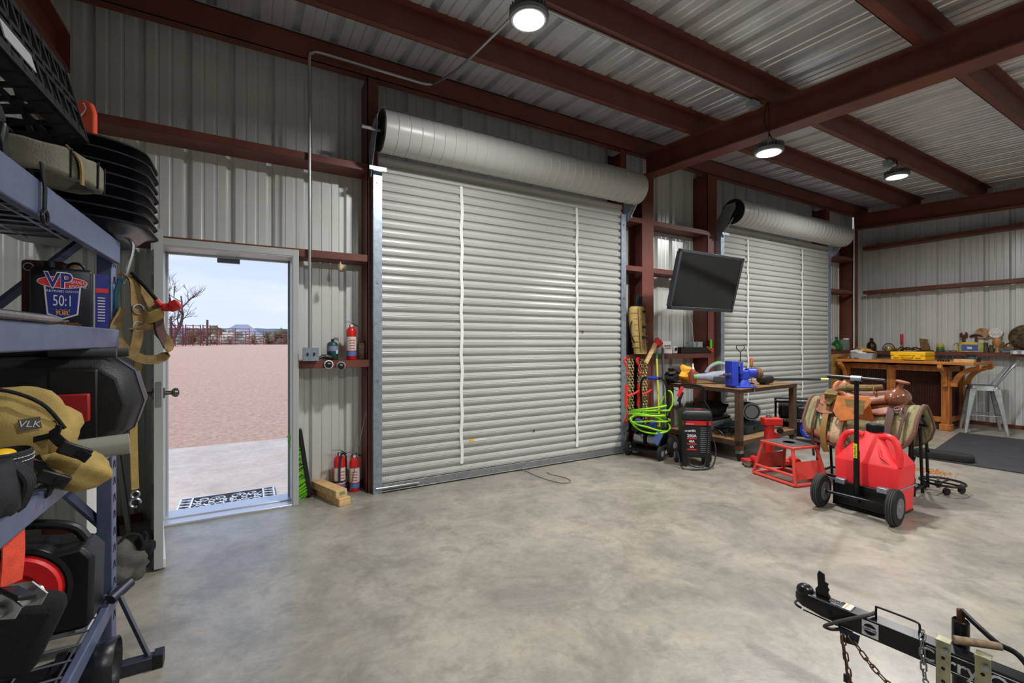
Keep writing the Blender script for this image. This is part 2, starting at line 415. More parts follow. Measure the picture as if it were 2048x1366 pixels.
# ---- roll-up doors
CAP = mat('drum_end', '#2a2c2e', .5, .5)
TAPE = mat('white_strap', '#e4e4df', .7)
BAR = mat('bottom_bar', '#8f9294', .4, .6, .1, 20)
def rollup(name, x0, x1, straps):
    r = SE(name); yc = YF-.03
    # corrugated curtain
    m = MB(); p = .0832; zs = []; z = .07
    while z < 3.05:
        zs += [(z, .008), (z+.006, .004), (z+.014, -.012), (z+.034, -.017), (z+.039, -.0145), (z+.044, -.017), (z+.062, -.012), (z+.068, .006), (z+.073, .010)]; z += p
    xs = [x0+.05, x1-.05]; n = len(zs)
    m.add([(xs[0], yc+d, q) for q, d in zs]+[(xs[1], yc+d, q) for q, d in zs], [(i, i+1, n+i+1, n+i) for i in range(n-1)])
    cu = m.to('curtain', CURT, r, smooth=25)
    for sx_ in straps:
        q = MB(); q.ribbon([(sx_+.006*math.sin(i*1.3), yc-.0195+.003*math.sin(i*2.1), .16+i*.0832) for i in range(34)], .032, .003, (1, 0, 0)); q.to('strap', TAPE, cu)
    b = MB(); b.bb((x0+.05, yc-.012, .012), (x1-.05, yc+.012, .075)); b.bb((x0+.05, yc-.04, .012), (x1-.05, yc-.012, .018))
    bb_ = b.to('bottom_bar', BAR, r, bev=.003)
    q = MB()
    for i in range(12): q.cyl((x0+.4+i*.2, yc-.012, .05), (x0+.4+i*.2, yc-.02, .05), .008, n=8)
    q.to('bolts', STEEL, bb_)
    MB().cyl((x0+.02, yc-.03, .045), (x0+.42, yc-.03, .045), .012).to('slide_bolt', STEEL, bb_)
    MB().bb((x0+.05, yc-.006, 0), (x1-.05, yc+.006, .013)).to('weather_strip', RUB, r)
    for s_, xa in ((1, x0), (-1, x1)):
        g = MB(); g.bb((min(xa, xa+s_*.075), YF-.062, 0), (max(xa, xa+s_*.075), YF-.056, 2.93)); g.bb((xa-.003, YF-.06, 0), (xa+.003, YF+.012, 2.93)); g.bb((min(xa+s_*.06, xa+s_*.066), YF-.06, 0), (max(xa+s_*.06, xa+s_*.066), YF-.045, 2.93))
        go = g.to('guide_track', GALV, r)
        q = MB(); [q.cyl((xa+s_*.038, YF-.062, z), (xa+s_*.038, YF-.068, z), .012, n=10) for z in (.25, 1.02, 1.9, 2.8)]; q.to('bolts', STEEL, go)
        # mounting bracket and axle end
        bx = xa-s_*.02; k = MB()
        k.prism([(.0, 2.86), (.06, 2.84), (.10, 2.9), (.30, 3.22), (.30, 3.30), (.16, 3.30), (.0, 3.1)], .006, (bx, YF-.0, 0), (0, -1, 0), (0, 0, 1))
        k.bb((bx-.03*(s_ > 0), YF-.12, 2.885), (bx+.12 if s_ > 0 else bx+.03, YF-.115, 2.92)); ko = k.to('bracket', GALV, r)
        q = MB(); [q.cyl((bx-.006, YF-.06-i*.035, 2.95+i*.055), (bx+.014, YF-.06-i*.035, 2.95+i*.055), .008, n=8) for i in range(6)]; q.to('bolts', STEEL, ko)
        if s_ < 0 or x0 > 5: 
            for i in range(3): MB().cyl((bx+.02, YF-.03-i*.03, 2.86+i*.01), (bx+.02, YF-.16-i*.045, 3.08+i*.01), .008, n=8).to('brace_rod', STEEL, ko)
    yd = YF-.235; zd = 3.19; R = .178
    pr = [(.02, 0), (R*.93, 0), (R, .004)]; x = .11
    while x < x1-x0-.06: pr += [(R, x-.004), (R+.004, x), (R, x+.004)]; x += .104
    pr += [(R, x1-x0-.006), (R*.93, x1-x0), (.02, x1-x0)]
    d = MB().lathe(pr, (x0+.02, yd, zd), (1, 0, 0), 40).to('drum', CURT, r, smooth=25)
    MB().box((x0+.02+(x1-x0)/2, yd-.02, zd+R+.004), (x1-x0, .06, .008)).to('drum_lip', CURT, d)
    for xa in (x0+.018, x1+.02):
        q = MB().cyl((xa-.004, yd, zd), (xa+.004, yd, zd), R*.97, n=40); q.to('drum_end', CAP, d)
    q = MB()
    for a in range(4): q.cyl((x0+.012, yd+.11*math.cos(a*PI/2+.6), zd+.11*math.sin(a*PI/2+.6)), (x0+.016, yd+.11*math.cos(a*PI/2+.6), zd+.11*math.sin(a*PI/2+.6)), .03, n=16)
    q.to('end_holes', DARK, d)
    MB().cyl((x0-.14, yd, zd), (x1+.1, yd, zd), .016).to('axle', STEEL, d)
    return r
rollup('door_2', R1[0], R1[1], (1.83, 3.27)); rollup('door_3', R2[0], R2[1], (6.52, 8.02))

# ---- walk door, standing open
d1 = SE('door_1'); FR = mat('door_frame_paint', '#b5b8b6', .4, .1); FRD = mat('leaf_paint', '#a9adab', .4, .1)
fx0, fx1, fz = -.555, .315, 2.07
m = MB(); y0, y1 = YF-.01, YS+.06
m.bb((fx0-.05, y0, 0), (fx0, y1, fz+.05)); m.bb((fx1, y0, 0), (fx1+.05, y1, fz+.05)); m.bb((fx0-.05, y0, fz), (fx1+.05, y1, fz+.05))
m.bb((fx0-.06, y0-.004, 0), (fx0-.008, y0+.01, fz+.065)); m.bb((fx1+.006, y0-.004, 0), (fx1+.052, y0+.01, fz+.065)); m.bb((fx0-.008, y0-.004, fz+.01), (fx1+.006, y0+.01, fz+.065))
m.bb((fx0, y1-.09, 0), (fx0+.015, y1-.06, fz)); m.bb((fx1-.015, y1-.09, 0), (fx1, y1-.06, fz)); m.bb((fx0, y1-.09, fz-.015), (fx1, y1-.06, fz))
m.to('frame', FR, d1, bev=.003)
m = MB(); m.bb((fx0, YF-.02, 0), (fx1, YS+.06, .018)); m.bb((fx0, YF+.1, .018), (fx1, YF+.14, .028)); m.to('threshold', mat('sill_alu', '#d4d7dc', .3, .6), d1, bev=.003)
MB().bb((-.22, YS-.02, fz-.05), (-.06, YS+.02, fz)).to('closer_plate', mat('plate_grey', '#6d7180', .5, .3), d1)
# leaf: from hinge (-.575,4.22) to free end (-.465,3.43)
hx, hy = -.578, 4.215; ang = math.atan2(3.405-hy, -.462-hx); LN = .815
lf = bpy.data.objects.new('leaf', MB().bb((0, -.022, .012), (LN, .022, 2.045)).mesh('leaf', FRD)); COL.objects.link(lf); lf.parent = d1
lf.location = (hx, hy, 0); lf.rotation_euler = (0, 0, ang)
for z in (.28, 1.05, 1.8):
    MB().bb((-.01, -.035, z-.05), (.03, -.02, z+.05)).to('hinge', STEEL, lf)
MB().bb((.02, .022, .01), (LN-.01, .034, .06)).to('door_sweep', WHT, lf)
MB().bb((LN-.001, -.014, .98), (LN+.003, .014, 1.13)).to('latch_plate', STEEL, lf)
for s_ in (1, -1):
    q = MB(); q.lathe([(.033, 0), (.033, .008), (.014, .012), (.012, .04), (.022, .046), (.029, .058), (.027, .072), (.015, .08), (0, .081)], (LN-.06, s_*.022, 1.055), (0, s_, 0), 20); q.to('knob', mat('knob_steel', '#6f6a64', .25, .9), lf)

# ---- conduits and roof lamps
PIPE = mat('conduit', '#b4b7ba', .35, .8)
yv = YF-.03
pth = smooth([(.447, yv, 1.28), (.447, yv, 2.2), (.447, yv, 3.2), (.447, yv, 3.74), (.47, yv, 3.80), (.53, yv, 3.825), (.8, yv, 3.825), (1.2, yv, 3.825), (1.42, yv, 3.825), (1.50, yv-.02, 3.825), (1.53, yv-.1, 3.81), (1.55, 3.6, zt(3.6)-.03), (1.60, 3.0, zt(3.0)-.025), (1.62, 2.60, zt(2.6)-.02)], 4)
tag(MB().tube(pth, .0115, 8).to('electrical_conduit', PIPE), 'grey steel conduit rising beside walk door and bending along eave to roof lamp', 'conduit')
tag(MB().tube([(XL+.3, 2.60, zt(2.6)-.014), (4.12, 2.60, zt(2.6)-.014)], .012, 8).to('electrical_conduit', PIPE), 'long straight steel conduit strapped under roof purlin', 'conduit')
tag(MB().tube([(9.88, YF-.012, 3.55), (9.87, YF-.012, 2.4), (9.875, YF-.012, 1.5), (9.87, YF-.012, 1.24)], .012, 8).to('electrical_conduit', WHT), 'thin white conduit running down red corner column', 'conduit')
LENS = mat('lamp_lens', '#ffffff', .5, emit=9.0); HOUS = mat('lamp_housing', '#7d8084', .5, .5)
def lamp(x, y, z, ztop, lab, grp=None):
    r = T('high_bay_lamp', lab, 'ceiling lamp', (x, y, z), 0, grp)
    h = MB().lathe([(.118, 0), (.13, .006), (.132, .03), (.10, .045), (.075, .05), (.07, .10), (.06, .12), (.02, .13), (0, .13)], (0, 0, 0), n=32).to('housing', HOUS, r)
    f = MB()
    for k in range(28):
        a = 2*PI*k/28; f.box((.1*math.cos(a), .1*math.sin(a), .058), (.06, .004, .04), (0, 0, a))
    f.to('fins', HOUS, h)
    MB().lathe([(.103, -.002), (.117, -.004), (.117, .001)], (0, 0, 0), n=32).to('rim', mat('rim_grey', '#c9ccd0', .4), r)
    MB().lathe([(0, -.004), (.102, -.004), (.104, .001)], (0, 0, 0), n=32).to('lens', LENS, r)
    MB().tube(arc((0, 0, .13), .022, -PI/2, 1.5*PI, 10), .004, 6, True).to('hook', STEEL, r)
    if ztop-z > .2: MB().tube(smooth([(0, 0, .14), (.01, .0, (ztop-z)*.6), (.0, 0, ztop-z)], 4), .004, 6).to('hang_wire', BLKM, r)
    c = MB().tube(smooth([(.02, .0, .12), (.09, .02, .16), (.03, .03, .24), (-.04, .02, max(.2, (ztop-z)*.7)), (-.02, 0, max(.24, ztop-z))], 4), .006, 6); c.to('cord', BLKM, r)
    l = bpy.data.lights.new('lamp_light', 'AREA'); l.shape = 'DISK'; l.size = .2; l.energy = LAMP_W; l.color = (1, .992, .97); l.spread = math.radians(170)
    o = bpy.data.objects.new('lamp_light', l); COL.objects.link(o); o.parent = r; o.location = (0, 0, -.02)
    return r
lamp(1.61, 2.555, 3.50, zt(2.55), 'bright round roof lamp hanging over floor before tall roll-up door')
lamp(4.35, 2.56, 3.19, zt(2.55), 'bright round roof lamp hanging on long black cord beside rafter')
lamp(7.1, 2.54, 3.45, zt(2.55), 'bright round roof lamp hanging close under purlin beyond rafter')
for x, y in ((1.6, -.75), (4.9, -1.6), (8.2, -1.6)):  # unseen lamps, added behind the camera to light the left rack and room
    lamp(x, y, 3.2, zt(y), 'unseen round roof lamp added behind the camera as extra light', 'added roof lamps behind the camera')
for x, lab in ((4.16, 'small grey junction box under purlin where rafter crosses'), (7.0, 'small grey junction box on purlin above the lamp beyond rafter')):
    r = T('junction_box', lab, 'electrical box', (x, 2.60, zt(2.6)-.05)); MB().box((0, 0, 0), (.11, .07, .06)).to('box', GALV, r, bev=.004)
    MB().box((0, 0, -.032), (.115, .075, .004)).to('cover', PIPE, r); MB().cyl((.05, -.02, 0), (.09, -.03, .0), .012, n=10).to('connector', STEEL, r)
# ================================================================== OUTSIDE
def gz(x, y):
    if y < 7.3: return -.02
    z = -.02 + 1.1*min(1, max(0, (y-7.3)/36))
    if y > 50: z -= min(1.3, (y-50)*.013)
    return z + (.02*mnoise.noise((x*.35, y*.35, 0)) if y > 8 else 0)
S(MB().bb((-14, YS+.05, -.17), (22, 7.35, -.02)).to('concrete_apron', CONO))
ys = [7.3+.02*i*i+.35*i for i in range(60)]+[105+i*40 for i in range(18)]; xs = [-60+i*2.5 for i in range(53)]
m = MB(); n = len(xs)
m.add([((x*(1+max(0, y-40)/40)), y, gz(x, y)) for y in ys for x in xs], [(j*n+i, j*n+i+1, (j+1)*n+i+1, (j+1)*n+i) for j in range(len(ys)-1) for i in range(n-1)])
S(m.to('ground', GRAV))
# door mat of black rubber openwork
r = T('doormat', 'openwork black rubber doormat with scroll pattern lying outside walk door', 'doormat', (-.15, 4.69, -.02))
MATW = mat('mat_pale', '#b9c2d6', .7)
MB().bb((-.36, -.205, .001), (.36, .205, .006)).to('backing', RUB, r)
m = MB(); w_, h_ = .355, .2
for a, b in (((-w_, -h_), (w_, -h_)), ((-w_, h_), (w_, h_)), ((-w_, -h_), (-w_, h_)), ((w_, -h_), (w_, h_)), ((-.27, -h_), (-.27, h_)), ((.27, -h_), (.27, h_))):
    m.ribbon([(a[0], a[1], .008), (b[0], b[1], .008)], .014, .006, (a[1]-b[1]+1e-6, b[0]-a[0], 0))
m.to('border', MATW, r)
m = MB()
for sx_ in (-1, 1):
    for sy in (-1, 1):
        for (cx, cy, R0, tn) in ((.07, .08, .065, 1.6), (.19, .1, .06, -1.6), (.13, .03, .045, 1.4), (.22, .03, .035, -1.3), (.03, .02, .03, 1.2)):
            pts = [(sx_*(cx+R0*(1-t/14)*math.cos(tn*2*PI*t/14)), sy*(cy+R0*(1-t/14)*math.sin(tn*2*PI*t/14)), .009) for t in range(13)]
            m.tube(pts, .0045, 5)
    for k in range(5): m.tube([(sx_*.275, -.19+k*.075, .009), (sx_*.35, -.15+k*.075, .009)], .004, 5); m.tube([(sx_*.35, -.19+k*.075, .009), (sx_*.275, -.15+k*.075, .009)], .004, 5)
m.to('scrollwork', MATW, r)
# pipe corral panels
FENC = mat('fence_red', '#7d3a3c', .7)
def panel(x, y, wd, h, yaw, lab):
    r = T('corral_panel', lab, 'fence panel', (x, y, gz(x, y)-.02), yaw, 'red corral panels across the yard')
    for z in [h*(.1+.9*i/5) for i in range(6)]: MB().tube([(0, 0, z), (wd, 0, z)], .028, 6).to('rail', FENC, r)
    for xx in (0, wd*.5, wd): MB().tube([(xx, 0, 0), (xx, 0, h*1.05)], .04, 6).to('upright', FENC, r)
FL = 'red pipe corral panel with six rails standing beyond the gravel yard'
for i in range(4): panel(-6.2+i*1.05, 41+.6*i, 1.0, 1.55, .45, 'red pipe corral panel set at an angle beside the wooden posts')
for i in range(3): panel(-6.4+i*2.2, 46, 2.08, 1.4, 0, FL)
for i in range(3): panel(-.2+i*1.6, 48, 1.45, 1.2, 0, 'low red pipe corral panel standing before the far house and bushes')
POST = mat('old_post', '#5a4a44', .9, 0, .2, 8)
for x, y, h in ((-5.3, 42, 2.2), (-5.0, 42.2, 2.2), (-2.75, 42.5, 2.0)):
    tag(MB().cyl((0, 0, -.1), (0, 0, h), .09, .08, 10).to('wooden_post', POST, loc=(x, y, gz(x, y))), 'tall weathered wooden post standing among red corral panels', 'post', 'posts in the corral')
# bare trees
BARK = mat('bark', '#4b3a3a', .9)
def tree(name, lab, x, y, h, seed, lean, depth, r0, grp=None):
    rnd = random.Random(seed); m = MB()
    def br(p, d, ln, r, k):
        pts = [p]; q = V(p); dd = V(d)
        for i in range(3):
            dd = (dd+V((rnd.uniform(-.25, .25), rnd.uniform(-.25, .25), rnd.uniform(-.12, .2)))).normalized(); q = q+dd*ln/3; pts.append(V(q))
        m.tube(pts, [r, r*.88, r*.76, r*.62], 5 if k > 1 else 4)
        if k == 0: return
        for i in range(3 if k > 1 else 4):
            t = rnd.choice(pts[1:]); nd = (dd+V((rnd.uniform(-1, 1), rnd.uniform(-1, 1), rnd.uniform(-.35, .7)))*.95).normalized()
            br(t, nd, ln*rnd.uniform(.55, .8), r*.55, k-1)
    br(V((0, 0, -.1)), V(lean).normalized(), h*.4, r0, depth)
    return tag(m.to(name, BARK, loc=(x, y, gz(x, y))), lab, 'tree', grp)
tree('bare_tree', 'large leafless tree spreading over the corral', -5.9, 50, 7.6, 5, (.25, 0, 1), 5, .17)
for i, (x, y, h, sd) in enumerate(((-7.2, 56, 4.2, 11), (-6.2, 62, 3.6, 12), (-4.9, 68, 3.0, 13))):
    tree('leafless_shrub', 'low leafless grey shrub behind the corral posts', x, y, h, sd, (.1, 0, 1), 4, .08, 'leafless shrubs behind the corral')
FOL = [mat('foliage_dark', '#4f5a44', .9, 0, .3, 1.5, .6, 4), mat('foliage_pale', '#9a9a8e', .9, 0, .3, 1.2, .6, 4)]
def bush(x, y, wd, h, mt, lab, grp, sd):
    rnd = random.Random(sd); m = MB()
    for i in range(34):
        u = rnd.uniform(-1, 1); q = h*(1-u*u*.6)*rnd.uniform(.25, .85); s_ = rnd.uniform(.13, .26)*h
        m.ell((u*wd/2, rnd.uniform(-.3, .3)*wd, q), (s_*1.3, s_, s_), None, 8, 6, .8)
    tag(m.to('bush', mt, loc=(x, y, gz(x, y)-.1), smooth=60), lab, 'bush', grp)
B = 'dark green bush growing beyond the corral'; Bp = 'pale grey dry bush before the grey-roofed house'
for x, y, wd, h in ((-4.2, 84, 4, 3.0), (-7.4, 92, 4, 2.9), (5.0, 98, 5, 3.4), (10.2, 112, 6, 4.0)): bush(x, y, wd, h, FOL[0], B, 'green bushes beyond the corral', int(x*9+y))
for x, y, wd, h in ((-1.8, 72, 2.4, 2.2), (.6, 77, 2.2, 2.1), (-4.0, 76, 1.9, 1.7)): bush(x, y, wd, h, FOL[1], Bp, 'dry bushes before the house', int(x*9+y))
# far house
r = T('house', 'pale house with grey hipped roof far beyond the yard', 'house', (-2.0, 150, gz(-2, 150)))
MB().bb((-5.5, -4, 0), (5.5, 4, 2.9)).to('walls', mat('house_wall', '#cfc8bd', .8), r)
MB().bb((5.5, -3, 0), (9, 3, 2.2)).to('side_wing', mat('house_wall', '#cfc8bd', .8), r)
RF = mat('house_roof', '#8f97a5', .5, .3)
MB().add([(-6.2, -5, 2.8), (6.2, -5, 2.8), (6.2, 5, 2.8), (-6.2, 5, 2.8), (-1.0, 0, 6.4), (2.0, 0, 6.4)], [(0, 1, 5, 4), (1, 2, 5), (2, 3, 4, 5), (3, 0, 4), (0, 3, 2, 1)]).to('roof', RF, r)
MB().add([(-4.0, -5.4, 2.8), (0.6, -5.4, 2.8), (-1.7, -5.4, 5.0), (-1.7, 0, 5.4), (-4, 0, 2.8), (.6, 0, 2.8)], [(0, 1, 2), (0, 2, 3, 4), (1, 5, 3, 2)]).to('gable', RF, r)
for x in (-4.2, -.6, 2.6): MB().bb((x, -4.06, .9), (x+1.1, -3.98, 2.2)).to('window', mat('house_glass', '#4a525c', .2), r)
# wooded hills
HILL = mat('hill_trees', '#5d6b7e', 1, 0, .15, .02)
m = MB(); pts = []
for i in range(81):
    x = -400+i*10; pts.append((x, 620, -2)); pts.append((x, 640, 17+4*mnoise.noise((x*.012, 3, 0))+1.5*mnoise.noise((x*.07, 5, 0)))); pts.append((x, 760, 16))
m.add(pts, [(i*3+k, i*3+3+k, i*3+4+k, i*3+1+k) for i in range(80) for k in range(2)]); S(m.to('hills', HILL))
# ================================================================== RACK ON THE LEFT AND WHAT IT HOLDS
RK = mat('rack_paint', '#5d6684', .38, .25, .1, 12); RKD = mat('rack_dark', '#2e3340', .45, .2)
r = TW('storage_rack', 'blue-grey steel storage rack with slotted uprights and wire decks', 'shelf rack', (-.83, 1.5, 0))
for x in (-1.11, -.558):
    for y in (.35, 2.72):
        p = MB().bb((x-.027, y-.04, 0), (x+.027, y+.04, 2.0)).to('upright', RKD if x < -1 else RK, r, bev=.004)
        if x > -1 and y > 2:
            q = MB()
            for k in range(25):
                z = .12+k*.0765
                for s_ in (-1, 1): q.box((x+.0275, y+s_*.011, z), (.002, .007, .034), (s_*.22, 0, 0))
            q.to('slots', DARK, p)
for z0, z1 in ((1.722, 1.822), (1.343, 1.424), (.88, .945), (.20, .262)):
    for x in (-1.11, -.518): MB().bb((x-.014, .39, z0), (x+.014, 2.69, z1)).to('beam', RK, r, bev=.005)
    m = MB()
    for k in range(24): m.tube([(-1.1, .45+k*.095, z1-.012), (-.53, .45+k*.095, z1-.012)], .0035, 5)
    for k in range(5): m.tube([(-1.05+k*.125, .4, z1-.018), (-1.05+k*.125, 2.66, z1-.018)], .0035, 5)
    m.to('wire_deck', mat('deck_wire', '#8a90a0', .4, .7), r)
for a, b in (((-.57, 2.72, .53), (-1.1, 2.72, 1.25)), ((-1.1, 2.72, 1.30), (-.57, 2.72, 1.9)), ((-.57, 2.72, .5), (-1.1, 2.72, .1))): MB().tube([a, b], .02, 4).to('brace', RK, r)

# black lattice crate, tipped
r = T('plastic_crate', 'black lattice plastic crate tipped on top of the storage rack', 'crate', (-.775, 1.88, 2.045), 0, None, (0, math.radians(-14), math.radians(-2)))
W_, D_, H_ = .50, .76, .27
m = MB()
for i in range(7): m.box((-.25+i*W_/6, 0, .006), (.014, D_, .012))
for i in range(10): m.box((0, -.38+i*D_/9, .006), (W_, .014, .012))
m.bb((-.25, -.38, 0), (-.2, .38, .014)); m.bb((.2, -.38, 0), (.25, .38, .014)); m.bb((-.25, .33, 0), (.25, .38, .014)); m.to('bottom', BLK, r)
for s_ in (-1, 1):
    m = MB(); x = s_*W_/2
    for z, h in ((.02, .04), (.115, .02), (.15, .02), (.255, .03)): m.box((x, 0, z), (.012, D_, h))
    for i in range(12): m.box((x, -.38+i*D_/11, .135), (.012, .016, H_))
    for i in range(11): m.box((x, -.345+i*D_/11, .07), (.006, .006, .1), (.5, 0, 0)); m.box((x, -.345+i*D_/11, .2), (.006, .006, .1), (-.5, 0, 0))
    m.to('side', BLK, r)
    m = MB(); y = s_*D_/2
    for z, h in ((.02, .04), (.13, .02), (.255, .03)): m.box((0, y, z), (W_, .012, h))
    for i in range(8): m.box((-.25+i*W_/7, y, .135), (.016, .012, H_))
    m.to('end', BLK, r)
MB().bb((.257, -.2, .05), (.26, -.02, .10)).to('paper_label', mat('label_grey', '#9da0a6', .6), r)
for i in range(5):
    ONE(MB().ell((-.9+.07*(i % 3), 1.7+.13*i, 2.125-.015*(i % 2)), (.06, .05, .035), None, 10, 8, .5), 'red_packet', mat('packet_red', '#8a1f22', .4), 'crumpled dark red packet lying inside the tipped black crate', 'packet', (-.9+.07*(i % 3), 1.7+.13*i, 2.125-.015*(i % 2)), 'packets in the crate')

# stack of nested black trays
TRAY = mat('tray_black', '#1e2029', .28, 0, .15, 10)
def tray():
    m = MB(); rings = []
    def ring(w, d, rr, z): return [(x, y, z+ (.02 if False else 0)) for x, y in rrect(w, d, rr, 8)]
    for w_, d_, rr, z in ((.40, .62, .16, .0), (.46, .70, .2, .04), (.54, .80, .25, .11), (.60, .88, .28, .118), (.62, .9, .29, .108), (.615, .895, .29, .102), (.6, .88, .28, .108), (.53, .79, .25, .10), (.45, .69, .2, .046), (.39, .61, .16, .008)): rings.append(ring(w_, d_, rr, z))
    m.loft(rings); return m
m0 = tray().xf(Mx.Diagonal((1, .72, .55, 1))).mesh('tray', TRAY, 40)
for k in range(8):
    o = bpy.data.objects.new('plastic_tray', m0); COL.objects.link(o); o.location = (-.70-.004*(k % 2), 2.775+.006*(k % 3), 1.828+k*.048)
    tag(o, 'black plastic tray with rounded rim, '+('lowest', 'second from the bottom', 'third from the bottom', 'fourth from the bottom', 'fourth from the top', 'third from the top', 'second from the top', 'topmost')[k]+' of stack on rack', 'tray', 'nested black trays on the rack')

# orange scabbard standing on the trays
r = TW('saw_scabbard', 'orange plastic saw scabbard standing upright on the nested black trays', 'scabbard', (-.69, 3.0, 2.32))
OR = mat('orange_plastic', '#e2512f', .5, 0, .08, 10)
o2 = [(-.045, 0), (.03, 0), (.05, .1), (.05, .26), (.035, .31), (0, .325), (-.035, .31), (-.05, .26), (-.052, .12)]
MB().prism(o2, .028, (-.69, 3.02, 2.325), (.88, -.47, 0), (0, 0, 1)).to('shell', OR, r, bev=.008)
MB().prism([(p[0]*.55, .12+p[1]*.45) for p in o2], .006, (-.69-.0, 3.015, 2.325), (.88, -.47, 0), (0, 0, 1)).to('raised_panel', OR, r, bev=.003)
MB().tube(smooth([(-.70, 2.99, 2.63), (-.69, 2.985, 2.6), (-.71, 2.985, 2.56)], 3), .003, 5).to('cord', WHT, r)

r.location.z -= .088
# gear at the near end of the top shelf
r = TW('gear_bag', 'black strapped gear bag lying on the top rack shelf under the crate', 'bag', (-.75, 1.75, 1.83))
m = MB(); m.ell((-.78, 1.72, 1.93), (.2, .26, .10), None, 18, 12, .35); m.to('body', BLKF, r, smooth=60)
for i, y in enumerate((1.55, 1.7, 1.86)):
    m = MB(); m.ribbon(smooth([(-1.0, y, 1.86), (-.85, y, 2.03), (-.7, y+.02, 2.05), (-.58, y+.03, 1.94), (-.56, y+.03, 1.85)], 4), .04, .006, (0, 1, 0)); m.to('strap', BLKF, r)
for i in range(4): MB().box((-.585+.005*i, 1.5+i*.12, 1.9), (.02, .05, .11), (0, .1, .1*i)).to('pouch', BLK, r, bev=.006)
MB().ribbon([(-.50, 1.76, 1.87), (-.494, 1.765, 1.80), (-.495, 1.765, 1.74)], .022, .004, (0, 1, 0)).to('loose_strap', BLKF, r)
MB().tube(arc((-.494, 1.765, 1.72), .02, 0, 2*PI, 12, (0, 1, 0), (0, 0, 1)), .005, 6, True).to('ring', BLKM, r)
r = TW('padded_belt', 'olive padded work belt looped over the top rack shelf edge', 'belt', (-.53, 2.05, 1.85))
pts = smooth([(-.72, 1.86, 1.90), (-.60, 1.82, 1.91), (-.50, 1.86, 1.915), (-.455, 1.98, 1.92), (-.455, 2.10, 1.935), (-.50, 2.19, 1.945), (-.62, 2.2, 1.95)], 5)
OLV = mat('olive_pad', '#6c6a5c', .9, 0, .12, 20, .3, 200)
m = MB(); m.ribbon(pts, [.085+.006*math.sin(i*1.25) for i in range(len(pts))], .032, (0, 0, 1)); m.to('pad', OLV, r, bev=.01)
for k in (6, 11, 16, 21): MB().ribbon([pts[k]+V((.018, 0, -.045)), pts[k]+V((.02, 0, .045))], .008, .004, (0, 1, 0)).to('seam', BLKF, r)
MB().ribbon(smooth([(-.48, 1.88, 1.97), (-.452, 1.9, 1.93), (-.45, 1.91, 1.86)], 3), .025, .005, (0, 1, 0)).to('strap', TANW, r)

# ---- shelf at eye height: fuel can, carton, bars, tools
r = T('fuel_can', 'black and blue two-cycle fuel can with red oval logo on the rack shelf', 'fuel can', (-.615, 2.37, 1.424), math.radians(15.5)); r.scale = (.84, .9, .94)
CAN = mat('can_black', '#20222c', .35, .3, .12, 90, vdim=(1, .01, 1)); NAVY = mat('label_navy', '#1c2880', .4); LRED = mat('label_red', '#d22a2c', .4); LWH = mat('label_white', '#d8dae2', .45); LOR = mat('label_orange', '#d99a3c', .5)
m = MB(); m.loft([[(x*s_, y*s_, z) for x, y in rrect(.205, .11, .016, 4)] for z, s_ in ((0, .98), (.006, 1), (.222, 1), (.23, .97), (.236, .9))]); m.to('body', CAN, r, smooth=50)
MB().cyl((-.045, 0, .232), (-.045, 0, .262), .021, n=20).to('cap', BLK, r)
MB().tube(arc((.045, 0, .235), .03, 0, PI, 10), .006, 6).to('handle', BLKM, r)
MB().prism([(-.062, .19), (.062, .19), (.05, .05), (0, .03), (-.05, .05)], .0012, (0, -.0555, 0), (1, 0, 0), (0, 0, 1)).to('shield_border', LWH, r)
MB().prism([(-.056, .188), (.056, .188), (.045, .054), (0, .036), (-.045, .054)], .0012, (0, -.0562, 0), (1, 0, 0), (0, 0, 1)).to('shield', NAVY, r)
MB().prism([(.081*math.cos(a*PI/18), .178+.024*math.sin(a*PI/18)) for a in range(36)], .0012, (0, -.0568, 0), (1, 0, 0), (0, 0, 1)).to('oval_border', LWH, r)
MB().prism([(.078*math.cos(a*PI/18), .178+.0215*math.sin(a*PI/18)) for a in range(36)], .0012, (0, -.0574, 0), (1, 0, 0), (0, 0, 1)).to('oval', LRED, r)
RX = (PI/2, 0, 0)
text('VP', .086, LWH, r, (-.013, -.0588, .182), RX, bold=.004, sx=.9); text('VP', .082, NAVY, r, (-.013, -.0598, .182), RX, bold=.0012, sx=.92)
text('SMALL\nENGINE', .0165, LWH, r, (.048, -.0592, .172), RX, shear=.2); text('PRE-MIXED GAS+OIL', .0125, LWH, r, (0, -.0578, .142), RX)
text('50:1', .062, LWH, r, (0, -.0578, .103), RX, sx=.62); text('2-CYCLE', .0125, LOR, r, (0, -.0578, .066), RX); text('FUEL', .02, LOR, r, (0, -.0578, .054), RX, bold=.0006)
text('DANGER!', .01, LWH, r, (0, -.056, .024), RX); text('EXTREMELY FLAMMABLE LIQUID AND\nVAPOR. HARMFUL OR FATAL IF SWALLOWED.', .006, LOR, r, (.0, -.056, .013), RX)
r = T('carton', 'slim white and blue printed carton standing behind the black fuel can', 'carton', (-.575, 2.56, 1.424), math.radians(20))
MB().bb((-.045, -.06, 0), (.045, .06, .225)).to('box', WHT, r, bev=.002); MB().bb((.005, -.062, 0), (.047, .061, .226)).to('blue_panel', NAVY, r)
MB().bb((.006, -.063, .15), (.046, -.0615, .168)).to('red_band', LRED, r); MB().bb((-.043, -.063, .02), (-.015, -.0615, .21)).to('photo_panel', mat('print_mix', '#6f6a50', .5, 0, .5, 60), r)
for k in range(9): MB().bb((.012, -.0632, .03+k*.012), (.035, -.0618, .034+k*.012)).to('print_line', LWH, r)
